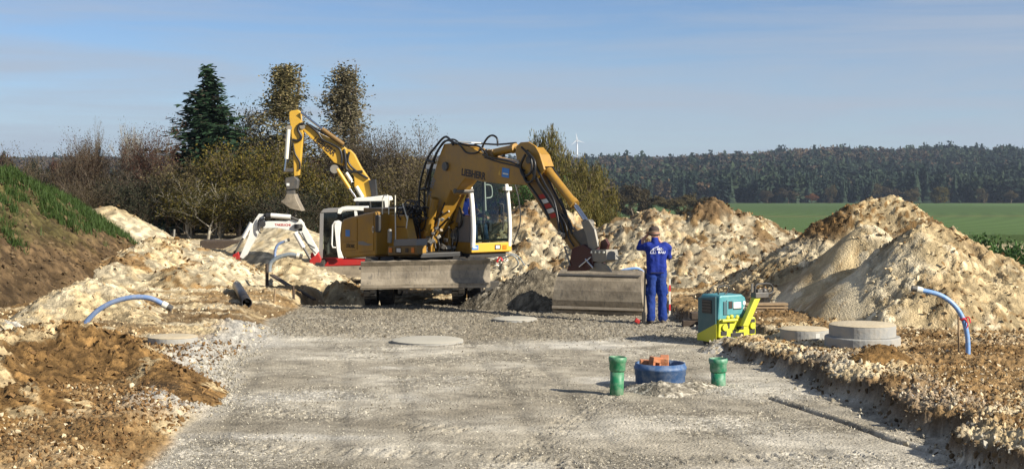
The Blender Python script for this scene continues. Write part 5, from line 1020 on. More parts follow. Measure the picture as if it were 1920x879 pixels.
for (bx, by, bz), (rx_, ry_, rz_), k, lab in bs:
    o = empty('brick', (tb.x + bx * 1.1, 19.5 + by - .05, bz), 0); o.rotation_euler = (rx_, ry_, rz_); tag(o, lab, 'brick', 'bricks in the blue tub')
    m = MB(); m.box(-.12, .12, -.055, .055, -.10, -.03); m.box(-.12, .12, -.055, .055, .03, .10)
    for x_ in (-.12, -.02, .08): m.box(x_, x_ + .04, -.055, .055, -.03, .03)
    m.build('brick_body', M['brick'], o, .008)
def ring(px, py, w_, hts, label, lidm='lid', z0=None, marker=False, name='concrete_ring', cat='manhole'):
    """concrete shaft ring(s) with a lid; px,py is the middle of the foot's near edge, w_ the photo width"""
    q = onground(px, py); Y = q.y + w_ * q.y / F / 2; R = w_ * Y / F / 2; x = (px - CX) * Y / F; z = g1(x, Y) if z0 is None else z0
    o = empty(name, (x, Y, z)); tag(o, label, cat); zz = -.15
    for i, (f, h) in enumerate(hts):
        m = MB(); m.lathe([(R * f - .09, zz), (R * f, zz), (R * f, zz + h - .015 + (.15 if i == 0 else 0)), (R * f - .012, zz + h + (.15 if i == 0 else 0)), (R * f - .09, zz + h + (.15 if i == 0 else 0))], 40, smooth=False, close=True); zz += h + (.15 if i == 0 else 0) + .002
        ro = m.build('ring', M['concrete2'], o, .004)
        if marker and i == 0: m = MB(); m.box(R * .28, R * .45, -R * .965, -R * .90, .04, .12); m.build('label_plate', M['white'], ro)
    f = hts[-1][0]; m = MB(); m.lathe([(.002, zz + .02), (R * f * .5, zz + .022), (R * f * .92, zz + .012), (R * f * 1.0, zz)], 36, smooth=True); m.lathe([(R * f, zz), (R * f, zz - .004)], 36)
    m.build('lid', M[lidm], o); return o
ring(324, 647, 92, [(1, .10)], 'low concrete manhole ring with sandy lid between the heaps left of the road', z0=None)
ring(1617, 657, 140, [(1.0, .17), (.88, .17)], 'two stacked concrete shaft rings with sandy lid on the right', marker=False)
ring(1508, 640, 90, [(1, .16)], 'low concrete shaft ring with white plate, left of the taller stack', marker=True)
ring(802, 648, 134, [(1, .012)], 'flat round dust whitened manhole cover in the gravel road', 'whitelid', z0=0.02, name='manhole_cover')
ring(966, 606, 82, [(1, .02)], 'small flat white manhole cover in the loose gravel before the bucket', 'whitelid', z0=0.03, name='manhole_cover')

# ------------------------------------------------------------------ bent hoses with caps and stakes
def bent(pts, Y, r, mat, label, dy=0., tape=None, stake=None, capx='end', cat='hose'):
    p0 = P(pts[0][0], pts[0][1], Y); o = empty('supply_hose', (p0.x, p0.y, p0.z)); tag(o, label, cat); I = Matrix.Translation(-p0)
    w3 = [P(a, b, Y + dy * i / (len(pts) - 1)) for i, (a, b) in enumerate(pts)]; w3[0].z -= .12; c = curvepts(w3, 8)
    m = MB(I); m.tube(c, r, 12); h = m.build('hose_body', mat, o)
    e = c[-1]; d = (c[-1] - c[-3]).normalized(); m = MB(I); m.cyl(e - d * .01, e + d * .07, r * 1.35, 14); m.build('sleeve', M['cream'], o); m = MB(I); m.cyl(e + d * .07, e + d * .14, r * 1.25, 14); m.build('end_cap', M['dsteel'], o)
    if tape:
        p = P(tape[0], tape[1], Y); m = MB(I); m.tube([p + Vector((r * 1.25 * math.cos(t), r * 1.25 * math.sin(t), .015 * math.sin(3 * t))) for t in [k * .785 for k in range(9)]], .014, 6); m.tube(curvepts([p, p + Vector((.07, -.02, .03)), p + Vector((.09, -.03, -.05))], 3), .010, 5); m.tube(curvepts([p, p + Vector((.05, -.05, -.05)), p + Vector((.03, -.05, -.12))], 3), .010, 5); m.build('tape', M['reddrib'], o)
    return o
def stake(a, b, Y, r, mat, label, Y2=None):
    A_ = P(a[0], a[1], Y); B_ = P(b[0], b[1], Y2 or Y); o = empty('stake', A_); tag(o, label, 'stake'); m = MB(Matrix.Translation(-A_)); m.tube([A_ - Vector((0, 0, .1)), B_], r, 5, smooth=False); m.build('post', mat, o); return o
bent([(152, 640), (154, 622), (163, 602), (186, 580), (215, 565), (250, 557), (282, 559), (306, 570)], 21.0, .036, M['bluehose2'], 'blue hose arching out of the brown clay on the left', tape=(158, 612))
stake((162, 640), (161, 600), 21.05, .014, M['wood'], 'short pale stake tied to the blue hose on the left')
bent([(1814, 672), (1815, 650), (1812, 620), (1803, 592), (1785, 568), (1760, 552), (1728, 544)], 20.6, .034, M['bluehose'], 'light blue hose bending out of the ground at the right edge', tape=(1806, 598))
stake((1798, 668), (1797, 590), 20.7, .016, M['wood'], 'thin wooden stake supporting the light blue hose on the right')
bent([(505, 520), (506, 498), (514, 487), (528, 480), (544, 477), (557, 479)], 39, .055, M['greyhose'], 'grey hose bent over in front of the white mini excavator')
bent([(519, 505), (516, 488), (516, 470), (522, 458), (535, 452)], 44, .04, M['bluehose2'], 'thin pale hose looping up behind the bent grey hose')
bent([(1218, 514), (1200, 505), (1180, 504), (1160, 509)], 33, .03, M['bluehose'], 'short length of pale hose sticking up between the bucket and the man')
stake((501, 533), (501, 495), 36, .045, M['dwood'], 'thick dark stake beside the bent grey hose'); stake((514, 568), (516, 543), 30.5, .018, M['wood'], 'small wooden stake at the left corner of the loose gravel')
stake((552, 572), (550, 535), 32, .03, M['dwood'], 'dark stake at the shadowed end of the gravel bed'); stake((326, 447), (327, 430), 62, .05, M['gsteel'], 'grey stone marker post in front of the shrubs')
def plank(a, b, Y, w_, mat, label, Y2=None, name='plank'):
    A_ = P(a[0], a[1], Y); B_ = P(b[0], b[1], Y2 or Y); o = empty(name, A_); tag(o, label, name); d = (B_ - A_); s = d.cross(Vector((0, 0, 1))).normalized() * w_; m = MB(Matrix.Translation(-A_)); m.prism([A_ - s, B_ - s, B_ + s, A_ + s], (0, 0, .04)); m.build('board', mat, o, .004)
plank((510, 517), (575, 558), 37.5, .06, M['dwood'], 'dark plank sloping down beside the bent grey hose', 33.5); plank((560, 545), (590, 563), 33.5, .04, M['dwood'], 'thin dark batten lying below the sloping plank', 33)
def tubepipe(a, b, R, mat, label, z0=.0):
    A_ = onground(*a); B_ = onground(*b); A_.z += R; B_.z += R + .02; o = empty('pipe', A_); tag(o, label, 'pipe'); d = (B_ - A_).normalized(); T = Matrix.Translation(-A_) @ Matrix.Translation(A_) @ d.to_track_quat('Z', 'Y').to_matrix().to_4x4(); L_ = (B_ - A_).length
    m = MB(T); m.lathe([(R, 0), (R, L_), (R * .88, L_), (R * .88, 0)], 22, close=True); m.build('pipe_wall', mat, o); return o
tubepipe((463, 577), (444, 545), .10, M['blackpipe'], 'black plastic pipe lying on the ground left of the gravel bed')
for k, (a, b, lab) in enumerate((((474, 529), (455, 512), 'dark pipe end lying in the jumble below the mini bucket'), ((492, 524), (468, 516), 'short dark pipe lying across the jumble below the mini bucket'))): tubepipe(a, b, .09, M['blackpipe'], lab)
rg = empty('fabric_scrap', onground(463, 527)); tag(rg, 'crumpled black sheeting heaped below the mini excavator bucket', 'sheeting')
organic('sheet', [((-.3, 0, .1), (.5, .1, .08), .10, .12), ((-.35, 0, .2), (-.2, .1, .3), .09, .07), ((.1, 0, .1), (.3, -.1, .25), .12, .06), ((.4, .1, .1), (.8, 0, .18), .1, .06)], .05, M['blackpipe'], rg, 1); crumple(rg.children[0], .07, 4)
# dark slab far left, hose bundle under the cab, staff and tool by the man
so = onground(425, 467); sb = empty('ground_slab', so); tag(sb, 'flat dark slab lying on the sand beyond the rubble', 'slab'); m = MB(); m.box(-.9, .9, -.5, .5, -.05, .35); m.build('slab_body', M['dwood'], sb, .05)
hb = empty('hose_bundle', P(912, 492, 35)); hb.location.z = g1(hb.location.x, 35) ; tag(hb, 'tangled white and grey hose bundle on the ground behind the cab', 'hose bundle')
hb.location.z = P(912, 497, 35).z; m = MB(); r7 = random.Random(3)
for k in range(9):
    R_ = r7.uniform(.22, .42); t0 = r7.uniform(0, 6); m.tube([Vector((R_ * math.cos(t0 + t * .5) * 1.2, R_ * math.sin(t0 + t * .5) * .6, .05 + k * .022 + .07 * math.sin(t + k))) for t in range(13)], .022, 6)
m.build('coil', M['cream'], hb); m = MB(); m.tube(curvepts([Vector((.3, -.2, .1)), (.6, -.3, .25), (.75, -.2, .05), (.6, -.1, -.1)], 5), .018, 6); m.tube(curvepts([Vector((-.2, -.2, .15)), (.3, -.35, .3), (.7, -.25, .25), (.9, -.1, .0)], 5), .015, 6); m.build('loose_end', M['greyhose'], hb); m = MB(); m.tube([Vector((.25, -.3, .1)), Vector((.32, -.3, .22)), Vector((.38, -.3, .12))], .03, 6); m.build('tape', M['reddrib'], hb)
stf = P(1207, 601, 27.55); o = empty('tool_pole', stf); tag(o, 'thin dark pole standing against the left leg of the man', 'pole'); m = MB(); m.tube([Vector((0, 0, -.03)), Vector((.03, .02, .95))], .017, 7); m.build('pole_shaft', M['black'], o); m = MB(); m.box(-.035, .035, -.02, .02, -.04, .16); m.build('pole_foot', M['black'], o, .01)
o = empty('hand_tool', P(1194, 603, 27.6)); tag(o, 'small red tool lying at the feet of the man in blue', 'tool'); m = MB(); m.box(-.05, .05, -.05, .05, -.02, .06, Matrix.Rotation(.5, 4, 'Y')); m.build('tool_head', M['red'], o, .015); m = MB(); m.tube([Vector((.0, 0, .02)), Vector((.13, .05, .03))], .014, 6); m.build('tool_handle', M['black'], o)
o = empty('measuring_rod', P(1256, 575, 29)); o.location.z = g1(o.location.x, 29); tag(o, 'pale and red measuring rod partly hidden behind the man', 'rod'); hh = P(1256, 522, 29).z - o.location.z
for k in range(6): m = MB(); m.box(-.016, .016, -.008, .008, hh * k / 6, hh * (k + 1) / 6 - .002); m.build('rod_segment', M['reddrib'] if k % 3 == 1 else M['cream'], o)
# dark blocks added to imitate the shadow left of the compactor
q = P(1305, 612, 27); o = empty('shade_block', (q.x, 27, g1(q.x, 27))); tag(o, 'dark blocks standing in for the shadow left of the compactor', 'shade_block'); m = MB(); m.box(-.25, .45, -.1, .1, .0, .12); m.build('shade_block_body', M['dwood'], o, .01); m = MB(); m.box(-.1, .5, -.08, .12, .14, .26, Matrix.Rotation(.1, 4, 'Z')); m.build('shade_block_body', M['dwood'], o, .01)
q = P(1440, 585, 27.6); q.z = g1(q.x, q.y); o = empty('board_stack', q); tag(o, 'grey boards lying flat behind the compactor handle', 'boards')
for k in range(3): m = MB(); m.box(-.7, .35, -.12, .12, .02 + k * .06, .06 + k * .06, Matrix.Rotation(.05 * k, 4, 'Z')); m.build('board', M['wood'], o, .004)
# ------------------------------------------------------------------ vegetation
M['l_spruce'] = varied('spruce_needles', [(.010, .024, .012), (.020, .045, .022), (.035, .070, .032)], .7, .15, attr='v')
M['l_birch'] = varied('birch_leaves', [(.07, .065, .03), (.15, .135, .06), (.24, .20, .09), (.30, .24, .12)], .7, .35, attr='v')
M['l_birchold'] = varied('grey_birch_leaves', [(.08, .07, .04), (.16, .14, .08), (.25, .21, .13)], .7, .35, attr='v')
M['l_olive'] = varied('olive_leaves', [(.02, .022, .008), (.05, .05, .012), (.10, .085, .02), (.18, .135, .028)], .7, .35, attr='v')
M['l_yell'] = varied('yellow_olive_leaves', [(.03, .03, .010), (.07, .065, .014), (.13, .105, .02), (.22, .16, .03)], .7, .35, attr='v')
M['l_brown'] = varied('brown_leaves', [(.030, .024, .013), (.062, .048, .025), (.105, .082, .042)], .8, .3, attr='v')
M['l_red'] = varied('russet_leaves', [(.035, .018, .014), (.075, .034, .024), (.13, .065, .04)], .8, .3, attr='v')
M['l_redk'] = varied('dull_russet_leaves', [(.03, .018, .012), (.065, .036, .022), (.10, .065, .03)], .8, .3, attr='v')
M['l_dark'] = varied('dark_leaves', [(.012, .015, .009), (.026, .030, .016), (.055, .050, .028)], .8, .2, attr='v')
M['l_green'] = varied('bush_leaves', [(.022, .055, .015), (.05, .11, .028), (.095, .18, .045)], .55, .25, attr='v')
M['l_willow'] = varied('willow_leaves', [(.035, .036, .010), (.085, .08, .02), (.16, .135, .036), (.21, .165, .05)], .7, .35, attr='v')
M['l_orange'] = varied('orange_leaves', [(.12, .05, .015), (.24, .10, .03)], .8, .3, attr='v')
M['l_khaki'] = varied('khaki_leaves', [(.05, .04, .02), (.10, .08, .035), (.15, .12, .055)], .8, .3, attr='v')
def leafmesh(name, pos, sz, rnd, droop=0.0, el=1.6, dirs=None):
    n = len(pos); pos = np.asarray(pos)
    a = rnd.normal(0, 1, (n, 3)); a[:, 2] *= (1 - .5 * droop); a[:, 2] -= droop * 1.6
    if dirs is not None: a = dirs + .35 * a
    a /= np.linalg.norm(a, axis=1)[:, None] + 1e-9; b = np.cross(a, rnd.normal(0, 1, (n, 3))); b /= np.linalg.norm(b, axis=1)[:, None] + 1e-9
    s = (sz * rnd.uniform(.6, 1.35, n))[:, None]; a = a * s * el * .5; b = b * s * .5
    V = np.concatenate([pos - a, pos + b, pos + a, pos - b], 0); idx = np.arange(n); Q = np.stack([idx, idx + n, idx + 2 * n, idx + 3 * n], 1)
    me = mesh_np(name, V, Q); v = rnd.random(n); set_attr(me, 'v', np.concatenate([v] * 4)); return me
def skeleton(rnd, h, stems, spread, depth, up=.5, lean=.15, seglen=.22, droop=0., trunkr=.05, first=.2, kids=(2, 4), trunk=True):
    segs = []; tips = []
    def br(p, d, L_, r, k):
        nseg = 3; q = p.copy()
        for i in range(nseg):
            d = d + Vector((rnd.gauss(0, lean), rnd.gauss(0, lean), up * .12 - droop * .25 * (k > 0))); d.normalize(); q2 = q + d * L_ / nseg
            r2 = r * (1 - .22 * (i + 1) / nseg * 1.5); segs.append((q.copy(), q2.copy(), r, r2)); r = r2; q = q2
            if k < depth and i < nseg - 1 and rnd.random() < .8:
                a = rnd.uniform(0, 6.28); s = d.orthogonal().normalized(); s.rotate(Quaternion(d, a)); nd = (d * (1 - spread) + s * spread * 1.4).normalized(); br(q.copy(), nd, L_ * rnd.uniform(.5, .75), r * .55, k + 1)
        if k < depth:
            for _ in range(rnd.randint(*kids)):
                a = rnd.uniform(0, 6.28); s = d.orthogonal().normalized(); s.rotate(Quaternion(d, a)); nd = (d * (1 - spread * .8) + s * spread).normalized(); br(q.copy(), nd, L_ * rnd.uniform(.55, .85), r * .6, k + 1)
        else: tips.append((q.copy(), d.copy()))
        if k >= depth - 1: tips.append((q.lerp(p, .5), d.copy()))
    for s in range(stems):
        a = rnd.uniform(0, 6.28); t = rnd.uniform(.05, .5) if stems > 1 else .03
        br(Vector((math.cos(a) * .18 * (stems > 1), math.sin(a) * .18 * (stems > 1), 0)), Vector((math.cos(a) * t, math.sin(a) * t, 1)).normalized(), h * rnd.uniform(.32, .42), trunkr * rnd.uniform(.7, 1.1), 0)
    return segs, tips
def woodmesh(name, segs, seg=4, minr=.0):
    m = MB()
    for a, b, r1, r2 in segs:
        if r1 < minr: continue
        m.tube([a, b], [max(r1, .0018), max(r2, .0014)], seg, cap=False)
    me = bpy.data.meshes.new(name); me.from_pydata([tuple(v) for v in m.v], [], m.f); me.polygons.foreach_set('use_smooth', [True] * len(me.polygons)); return me
def norm_to(me_list, H, Wd):
    pts = np.concatenate([np.array([v.co[:] for v in m.vertices]) for m in me_list if len(m.vertices)]); top = np.percentile(pts[:, 2], 99.7); wx = np.percentile(pts[:, 0], 98) - np.percentile(pts[:, 0], 2)
    S_ = Matrix.Diagonal((Wd / wx, Wd / wx, H / top, 1)); [m.transform(S_) for m in me_list]
PROTO = {}
def proto(kind, seed):
    key = (kind, seed)
    if key in PROTO: return PROTO[key]
    r = random.Random(seed * 77 + 5); g = np.random.default_rng(seed + 50)
    if kind == 'spruce':
        segs = [(Vector((0, 0, 0)), Vector((0, 0, .5)), .018, .010), (Vector((0, 0, .5)), Vector((0, 0, 1)), .010, .002)]; pos = []; dirs = []
        z = .06
        while z < .995:
            R_ = .235 * (1 - z) ** .86 * (1 if z > .2 else .85); nb = 9 if z < .8 else 6
            for k in range(nb):
                a = r.uniform(0, 6.28); L_ = R_ * r.uniform(.55, 1.15) * (1.3 if r.random() < .12 else 1); zz_ = z; z = min(.995, z + r.uniform(-.02, .02)); dz = -.10 * L_ + .0; d = np.array([math.cos(a), math.sin(a)])
                n = max(3, int(L_ * 150)); t = (np.arange(n) + .5) / n
                p = np.stack([d[0] * L_ * t, d[1] * L_ * t, z - .42 * L_ * np.sin(t * 2.2) * .6 + .28 * L_ * t ** 2.5 + 0 * t], 1)
                segs.append((Vector((0, 0, z)), Vector(p[-1]), .0022, .0008))
                for j in range(2):
                    q = p + g.normal(0, .010, p.shape) + np.array([0, 0, -.006 * j]); pos.append(q); dd = np.tile([d[0], d[1], -.35 + .5 * j * 0], (n, 1)); side = np.stack([-d[1] * np.sign(g.normal(0, 1, n)), d[0] * np.sign(g.normal(0, 1, n)), np.zeros(n)], 1); dirs.append(dd * .6 + side * .7 * (1 if j else .3))
                z = zz_
            z += .0165
        pos = np.concatenate(pos); dirs = np.concatenate(dirs); lm = leafmesh('crown', pos, .0115, g, dirs=dirs, el=2.6); wm = woodmesh('trunk', segs)
    else:
        cfg = dict(birch=(1, .36, 4, .35, .13, .20, .02), shrub=(7, .34, 3, .5, .16, .05, .022), bare=(5, .32, 4, .5, .15, .0, .018), round=(1, .50, 4, .3, .16, .0, .03), willow=(2, .42, 3, .5, .15, .05, .03), bush=(9, .5, 3, .3, .2, .0, .02), dense=(8, .42, 3, .4, .18, .0, .022))[kind]
        segs, tips = skeleton(r, 1.0, cfg[0], cfg[1], cfg[2], up=cfg[3], lean=cfg[4], droop=cfg[5], trunkr=cfg[6])
        if kind == 'birch':      # a straight leader with many short drooping side twigs
            segs = []; tips = []; q = Vector((0, 0, 0)); 
            for i in range(14):
                q2 = q + Vector((r.gauss(0, .006), r.gauss(0, .006), 1 / 14)); segs.append((q, q2, .016 * (1 - i / 15), .016 * (1 - (i + 1) / 15))); q = q2
            for i in range(170):
                z = .14 + .855 * r.random() ** .85; a = r.uniform(0, 6.28); L_ = (.003 + .25 * (1.0 - z) ** 1.1 * (.55 + .45 * min(1, z * 2.5))) * r.uniform(.25, 1.35) * (1 if math.sin(z * 23 + a * 2) > -.35 else .45); b = Vector((0, 0, z)); up_l = L_ * r.uniform(.5, 1.1)
                e = b + Vector((math.cos(a) * L_ * .8, math.sin(a) * L_ * .8, up_l * .6 * (1 - .6 * z))); f = e + Vector((math.cos(a) * L_ * .35, math.sin(a) * L_ * .35, -L_ * r.uniform(.2, .8))); segs += [(b, e, .0030, .0020), (e, f, .0018, .0012)]
                for k in range(6): t = r.random(); tips.append(((b.lerp(e, .4 + .6 * t) if k < 2 else e.lerp(f, t)) + Vector((r.gauss(0, .012), r.gauss(0, .012), -abs(r.gauss(0, .02)))), Vector((0, 0, -1))))
        if kind == 'willow':     # arching limbs with strands hanging from them
            segs = [(Vector((0, 0, 0)), Vector((.01, 0, .45)), .035, .02)]; tips = []
            for i in range(95):
                a = r.uniform(0, 6.28); R_ = .44 * r.random() ** .6; zt = (1 - (R_ / .5) ** 2 * .45) * r.uniform(.80, 1.0); b = Vector((.01, 0, r.uniform(.25, .5))); e = Vector((math.cos(a) * R_, math.sin(a) * R_, zt)); q = b.lerp(e, .5) + Vector((0, 0, .08)); segs += [(b, q, .006, .004), (q, e, .004, .002)]
                for k in range(4):
                    x_ = e + Vector((r.gauss(0, .03), r.gauss(0, .03), -abs(r.gauss(0, .03)))); L_ = r.uniform(.12, .42) * (.7 + R_); n_ = int(L_ * 60)
                    for j_ in range(n_): tips.append((x_ + Vector((r.gauss(0, .006) + .04 * math.cos(a) * (j_ / n_), r.gauss(0, .006) + .04 * math.sin(a) * (j_ / n_), -L_ * j_ / n_)), Vector((0, 0, -1))))
        T = np.array([t[0][:] for t in tips]); nper = dict(birch=13, shrub=8, bare=4, round=9, willow=2, bush=16, dense=17)[kind]; sg = dict(birch=.014, shrub=.045, bare=.04, round=.04, willow=.009, bush=.05, dense=.05)[kind]
        pos = np.repeat(T, nper, 0) + g.normal(0, sg, (len(T) * nper, 3))
        if kind == 'willow': 
            pos = pos[pos[:, 2] > .02]
        lim = dict(birch=26000, shrub=9500, bare=4500, round=5200, willow=16000, bush=8000, dense=12000)[kind]
        if len(pos) > lim: pos = pos[g.permutation(len(pos))[:lim]]
        pos = pos[pos[:, 2] > .01]
        lm = leafmesh('crown', pos, dict(birch=.0062, shrub=.0100, bare=.0075, round=.034, willow=.0095, bush=.042, dense=.0175)[kind], g, droop=dict(birch=.8, willow=2.2).get(kind, .1), el=dict(birch=2.0, willow=3.0, bare=4.0, shrub=1.8).get(kind, 1.6)); wm = woodmesh('trunk', segs, 4 if kind != 'round' else 3, 0 if kind != 'round' else .004)
        if kind in ('bare', 'shrub'):      # fine twigs
            m2 = len(T); 
    PROTO[key] = (wm, lm); return PROTO[key]
TREES = []
def tree(name, px, top, base, w_, Y, kind, mat, bark, label, cat='tree', group=None, seed=0, rot=None, z=None):
    x = (px - CX) * Y / F; z0 = g1(x, Y) if z is None else z; H = CH - (top - HY) * Y / F - z0; Wd = w_ * Y / F
    wm, lm = proto(kind, seed); o = empty(name, (x, Y, z0 - .03), random.uniform(0, 6.28) if rot is None else rot); tag(o, label, cat, group)
    key = (kind, seed)
    if not hasattr(tree, 'dims'): tree.dims = {}
    if key not in tree.dims:
        p = np.empty(len(lm.vertices) * 3, np.float32); lm.vertices.foreach_get('co', p); p = p.reshape(-1, 3); tree.dims[key] = (np.percentile(p[:, 2], 97.5 if kind in ('shrub', 'bare', 'dense') else 99.97), np.percentile(np.abs(p[:, 0]), 97) * 2)
    hz, wx = tree.dims[key]; sc = (Wd / wx, Wd / wx, H / hz)
    for nm, me, mt in (('trunk', wm, bark), ('crown', lm, mat)):
        c = me.copy(); c.materials.clear(); c.materials.append(M[mt]); q = bpy.data.objects.new(nm, c); C.objects.link(q); q.parent = o; q.scale = sc
    return o
tree('spruce_tree', 390, 122, 440, 185, 72, 'spruce', 'l_spruce', 'bark', 'tall dark green spruce standing above the shrubs on the left')
tree('birch_tree', 533, 118, 440, 165, 75, 'birch', 'l_birch', 'bark', 'tall olive birch just right of the spruce', seed=1)
tree('birch_tree', 646, 116, 440, 160, 75, 'birch', 'l_birchold', 'bark', 'slender grey brown birch behind the boom of the back excavator', seed=2)
LST = [
 (-40, 292, 110, 66, 'shrub', 'l_brown', 'bark', 'brown shrub beyond the crest of the grassy bank, at the left edge'),
 (60, 300, 110, 70, 'shrub', 'l_brown', 'bark', 'low brown shrub behind the top of the grassy bank'),
 (112, 296, 80, 72, 'bare', 'l_brown', 'bark', 'dark twiggy shrub left of the reddish bush'),
 (150, 268, 95, 70, 'shrub', 'l_redk', 'bark', 'reddish brown bush at the left end of the tree belt'),
 (186, 256, 60, 76, 'bare', 'l_khaki', 'bark', 'thin bare sapling between the reddish bush and the pale tree'),
 (240, 250, 95, 71, 'bare', 'l_khaki', 'barkpale', 'pale barked bare tree left of the spruce'),
 (300, 250, 115, 69, 'shrub', 'l_red', 'bark', 'large russet bush directly left of the spruce'),
 (215, 330, 120, 66, 'shrub', 'l_brown', 'bark', 'low brown scrub at the foot of the pale bare tree'),
 (130, 345, 120, 64, 'shrub', 'l_brown', 'bark', 'low brown scrub beside the pale heap and the bank'),
 (270, 340, 110, 65, 'dense', 'l_dark', 'bark', 'dark low scrub in front of the russet bush'),
 (345, 315, 130, 67, 'dense', 'l_khaki', 'bark', 'khaki bush in front of the spruce foot'),
 (466, 228, 100, 74, 'dense', 'l_dark', 'bark', 'dark purplish tree between the spruce and the olive birch'),
 (430, 285, 150, 68, 'dense', 'l_yell', 'bark', 'yellowing broad bush below the spruce on its right'),
 (385, 350, 130, 64, 'dense', 'l_olive', 'barkpale', 'olive bush with pale stems beneath the spruce'),
 (505, 285, 130, 69, 'dense', 'l_yell', 'bark', 'yellow olive bush below the olive birch'),
 (470, 350, 130, 64, 'dense', 'l_olive', 'bark', 'low olive bush behind the white mini excavator stick'),
 (560, 300, 120, 70, 'dense', 'l_yell', 'bark', 'yellow bush behind the hanging ditch bucket'),
 (545, 360, 130, 64, 'dense', 'l_dark', 'bark', 'low dark bush behind the white mini excavator boom'),
 (612, 305, 90, 71, 'shrub', 'l_red', 'bark', 'small russet bush under the back excavator boom'),
 (620, 350, 120, 66, 'dense', 'l_olive', 'barkpale', 'olive bush behind the mini excavator cab'),
 (690, 258, 110, 72, 'shrub', 'l_brown', 'bark', 'brown thinning bush right of the grey birch'),
 (762, 250, 120, 71, 'shrub', 'l_brown', 'bark', 'tall brown bush left of the large excavator boom'),
 (720, 320, 140, 66, 'dense', 'l_khaki', 'bark', 'khaki scrub behind the large excavator hose coil'),
 (800, 310, 110, 68, 'dense', 'l_khaki', 'bark', 'khaki scrub behind the large excavator boom base'),
 (672, 340, 110, 65, 'dense', 'l_olive', 'bark', 'low olive scrub below the back excavator boom base'),
 (860, 320, 110, 72, 'shrub', 'l_brown', 'bark', 'brown bush seen through the cab of the large excavator'),
 (925, 330, 110, 70, 'shrub', 'l_khaki', 'bark', 'khaki bush behind the right side of the cab'),
 (985, 335, 100, 62, 'dense', 'l_green', 'bark', 'green bush between the cab and the excavator stick'),
 (1028, 233, 92, 66, 'willow', 'l_willow', 'bark', 'taller drooping willow behind the excavator stick'),
 (1098, 288, 105, 64, 'willow', 'l_willow', 'bark', 'lower drooping willow to the right of the excavator stick'),
 (1060, 330, 120, 61, 'willow', 'l_willow', 'bark', 'low olive willow bush at the foot of the tall willow'),
 (1130, 375, 60, 62, 'willow', 'l_olive', 'bark', 'small olive willow shoot beside the rubble heap')]
for i, (px, top, w_, Y, kind, mat, bark, lab) in enumerate(LST):
    tree('willow_tree' if kind == 'willow' else 'bush', px, top, 440, w_ * 1.15, Y, kind, mat, bark, lab, 'tree' if kind in ('willow', 'bare') else 'bush', 'bushes along the edge of the site', seed=i % 3)
for px, top, w_, Y, lab in ((1850, 434, 90, 46, 'dark green leafy bush directly behind the tall spoil heap'), (1900, 452, 90, 44.5, 'dark green bush at the right edge of the photo'), (1960, 440, 110, 46, 'green bush just beyond the right edge')):
    tree('green_bush', px, top, 0, w_, Y, 'bush', 'l_green', 'bark', lab, 'bush', 'green bushes behind the spoil heap', seed=px % 3, z=g1((px - CX) * Y / F, Y) - .3)
for i, (px, top, w_, Y, mat, lab) in enumerate(((1152, 352, 46, 330, 'l_brown', 'brown round tree in the middle distance next to the willow'), (1188, 342, 56, 335, 'l_brown', 'largest brown round tree of the middle distance grove'), (1222, 352, 44, 340, 'l_brown', 'brown tree at the right of the largest grove tree'), (1252, 366, 44, 340, 'l_khaki', 'khaki tree left in the low middle distance group'), (1285, 362, 50, 345, 'l_khaki', 'khaki tree centred in the low middle distance group'), (1318, 368, 44, 345, 'l_khaki', 'khaki tree at the right end of the low middle distance group'), (1120, 345, 40, 345, 'l_brown', 'brown tree seen just past the drooping willow'))):
    tree('round_tree', px, top, 400, w_ * 1.2, Y, 'round', mat, 'bark', lab, 'tree', 'middle distance trees', seed=i % 3)
SPOT = ['leftmost brown tree of the far wood, beyond the left photo edge', 'brown tree of the far wood at the left photo edge', 'first whole brown tree of the far wood above the bank crest', 'second brown tree of the far wood above the bank crest', 'third brown tree of the far wood above the bank crest', 'brown tree of the far wood above the low brown shrub', 'far brown tree just left of the reddish bush', 'far brown tree behind the left half of the reddish bush', 'far brown tree behind the thin bare sapling', 'far brown tree between sapling and pale bare tree', 'far brown tree behind the pale barked bare tree', 'far brown tree behind the large russet bush', 'far brown tree between the spruce and the olive birch', 'far brown tree between the two birches', 'far brown tree behind the brown thinning bush', 'far brown tree behind the large excavator boom base', 'far brown tree seen past the cab of the large excavator', 'far brown tree left of the taller willow']
for i, (px, top, w_) in enumerate(((-60, 284, 50), (-20, 286, 46), (8, 284, 40), (36, 290, 46), (62, 294, 44), (88, 297, 44), (116, 298, 44), (142, 300, 40), (170, 304, 44), (205, 312, 50), (250, 316, 50), (300, 318, 50), (480, 318, 50), (590, 318, 50), (735, 316, 50), (830, 318, 50), (900, 318, 60), (960, 320, 60))):
    tree('round_tree', px, top, 400, w_ * 1.35, 190 + 8 * (i % 3), 'round', ('l_brown', 'l_dark', 'l_red')[i % 3], 'bark', SPOT[i], 'tree', 'brown wood behind the site', seed=i % 3)
for i, (px, top, w_, mat, lab) in enumerate(((1523, 362, 24, 'l_orange', 'small orange tree at the foot of the wooded hill'), (1561, 345, 20, 'l_khaki', 'slim pale tree right of the orange one at the wood edge'), (1636, 343, 32, 'l_khaki', 'tan round tree at the wood edge behind the tall heap'), (1672, 349, 38, 'l_brown', 'brown round tree behind the peak of the tall heap'), (1710, 352, 34, 'l_khaki', 'pale brown tree right of the heap peak at the wood edge'), (1757, 349, 46, 'l_yell', 'wide yellow olive tree at the foot of the hill'), (1478, 352, 34, 'l_brown', 'dark brown tree left of the orange one at the wood edge'), (1440, 356, 34, 'l_brown', 'leftmost brown tree along the far edge of the green field'), (1845, 352, 28, 'l_khaki', 'light tree at the wood edge towards the right of the photo'), (1895, 356, 24, 'l_khaki', 'pale tree at the wood edge by the right margin'))):
    tree('round_tree', px, top, 381, w_, 880, 'round', mat, 'bark', lab, 'tree', 'trees along the wood edge', seed=i % 3)

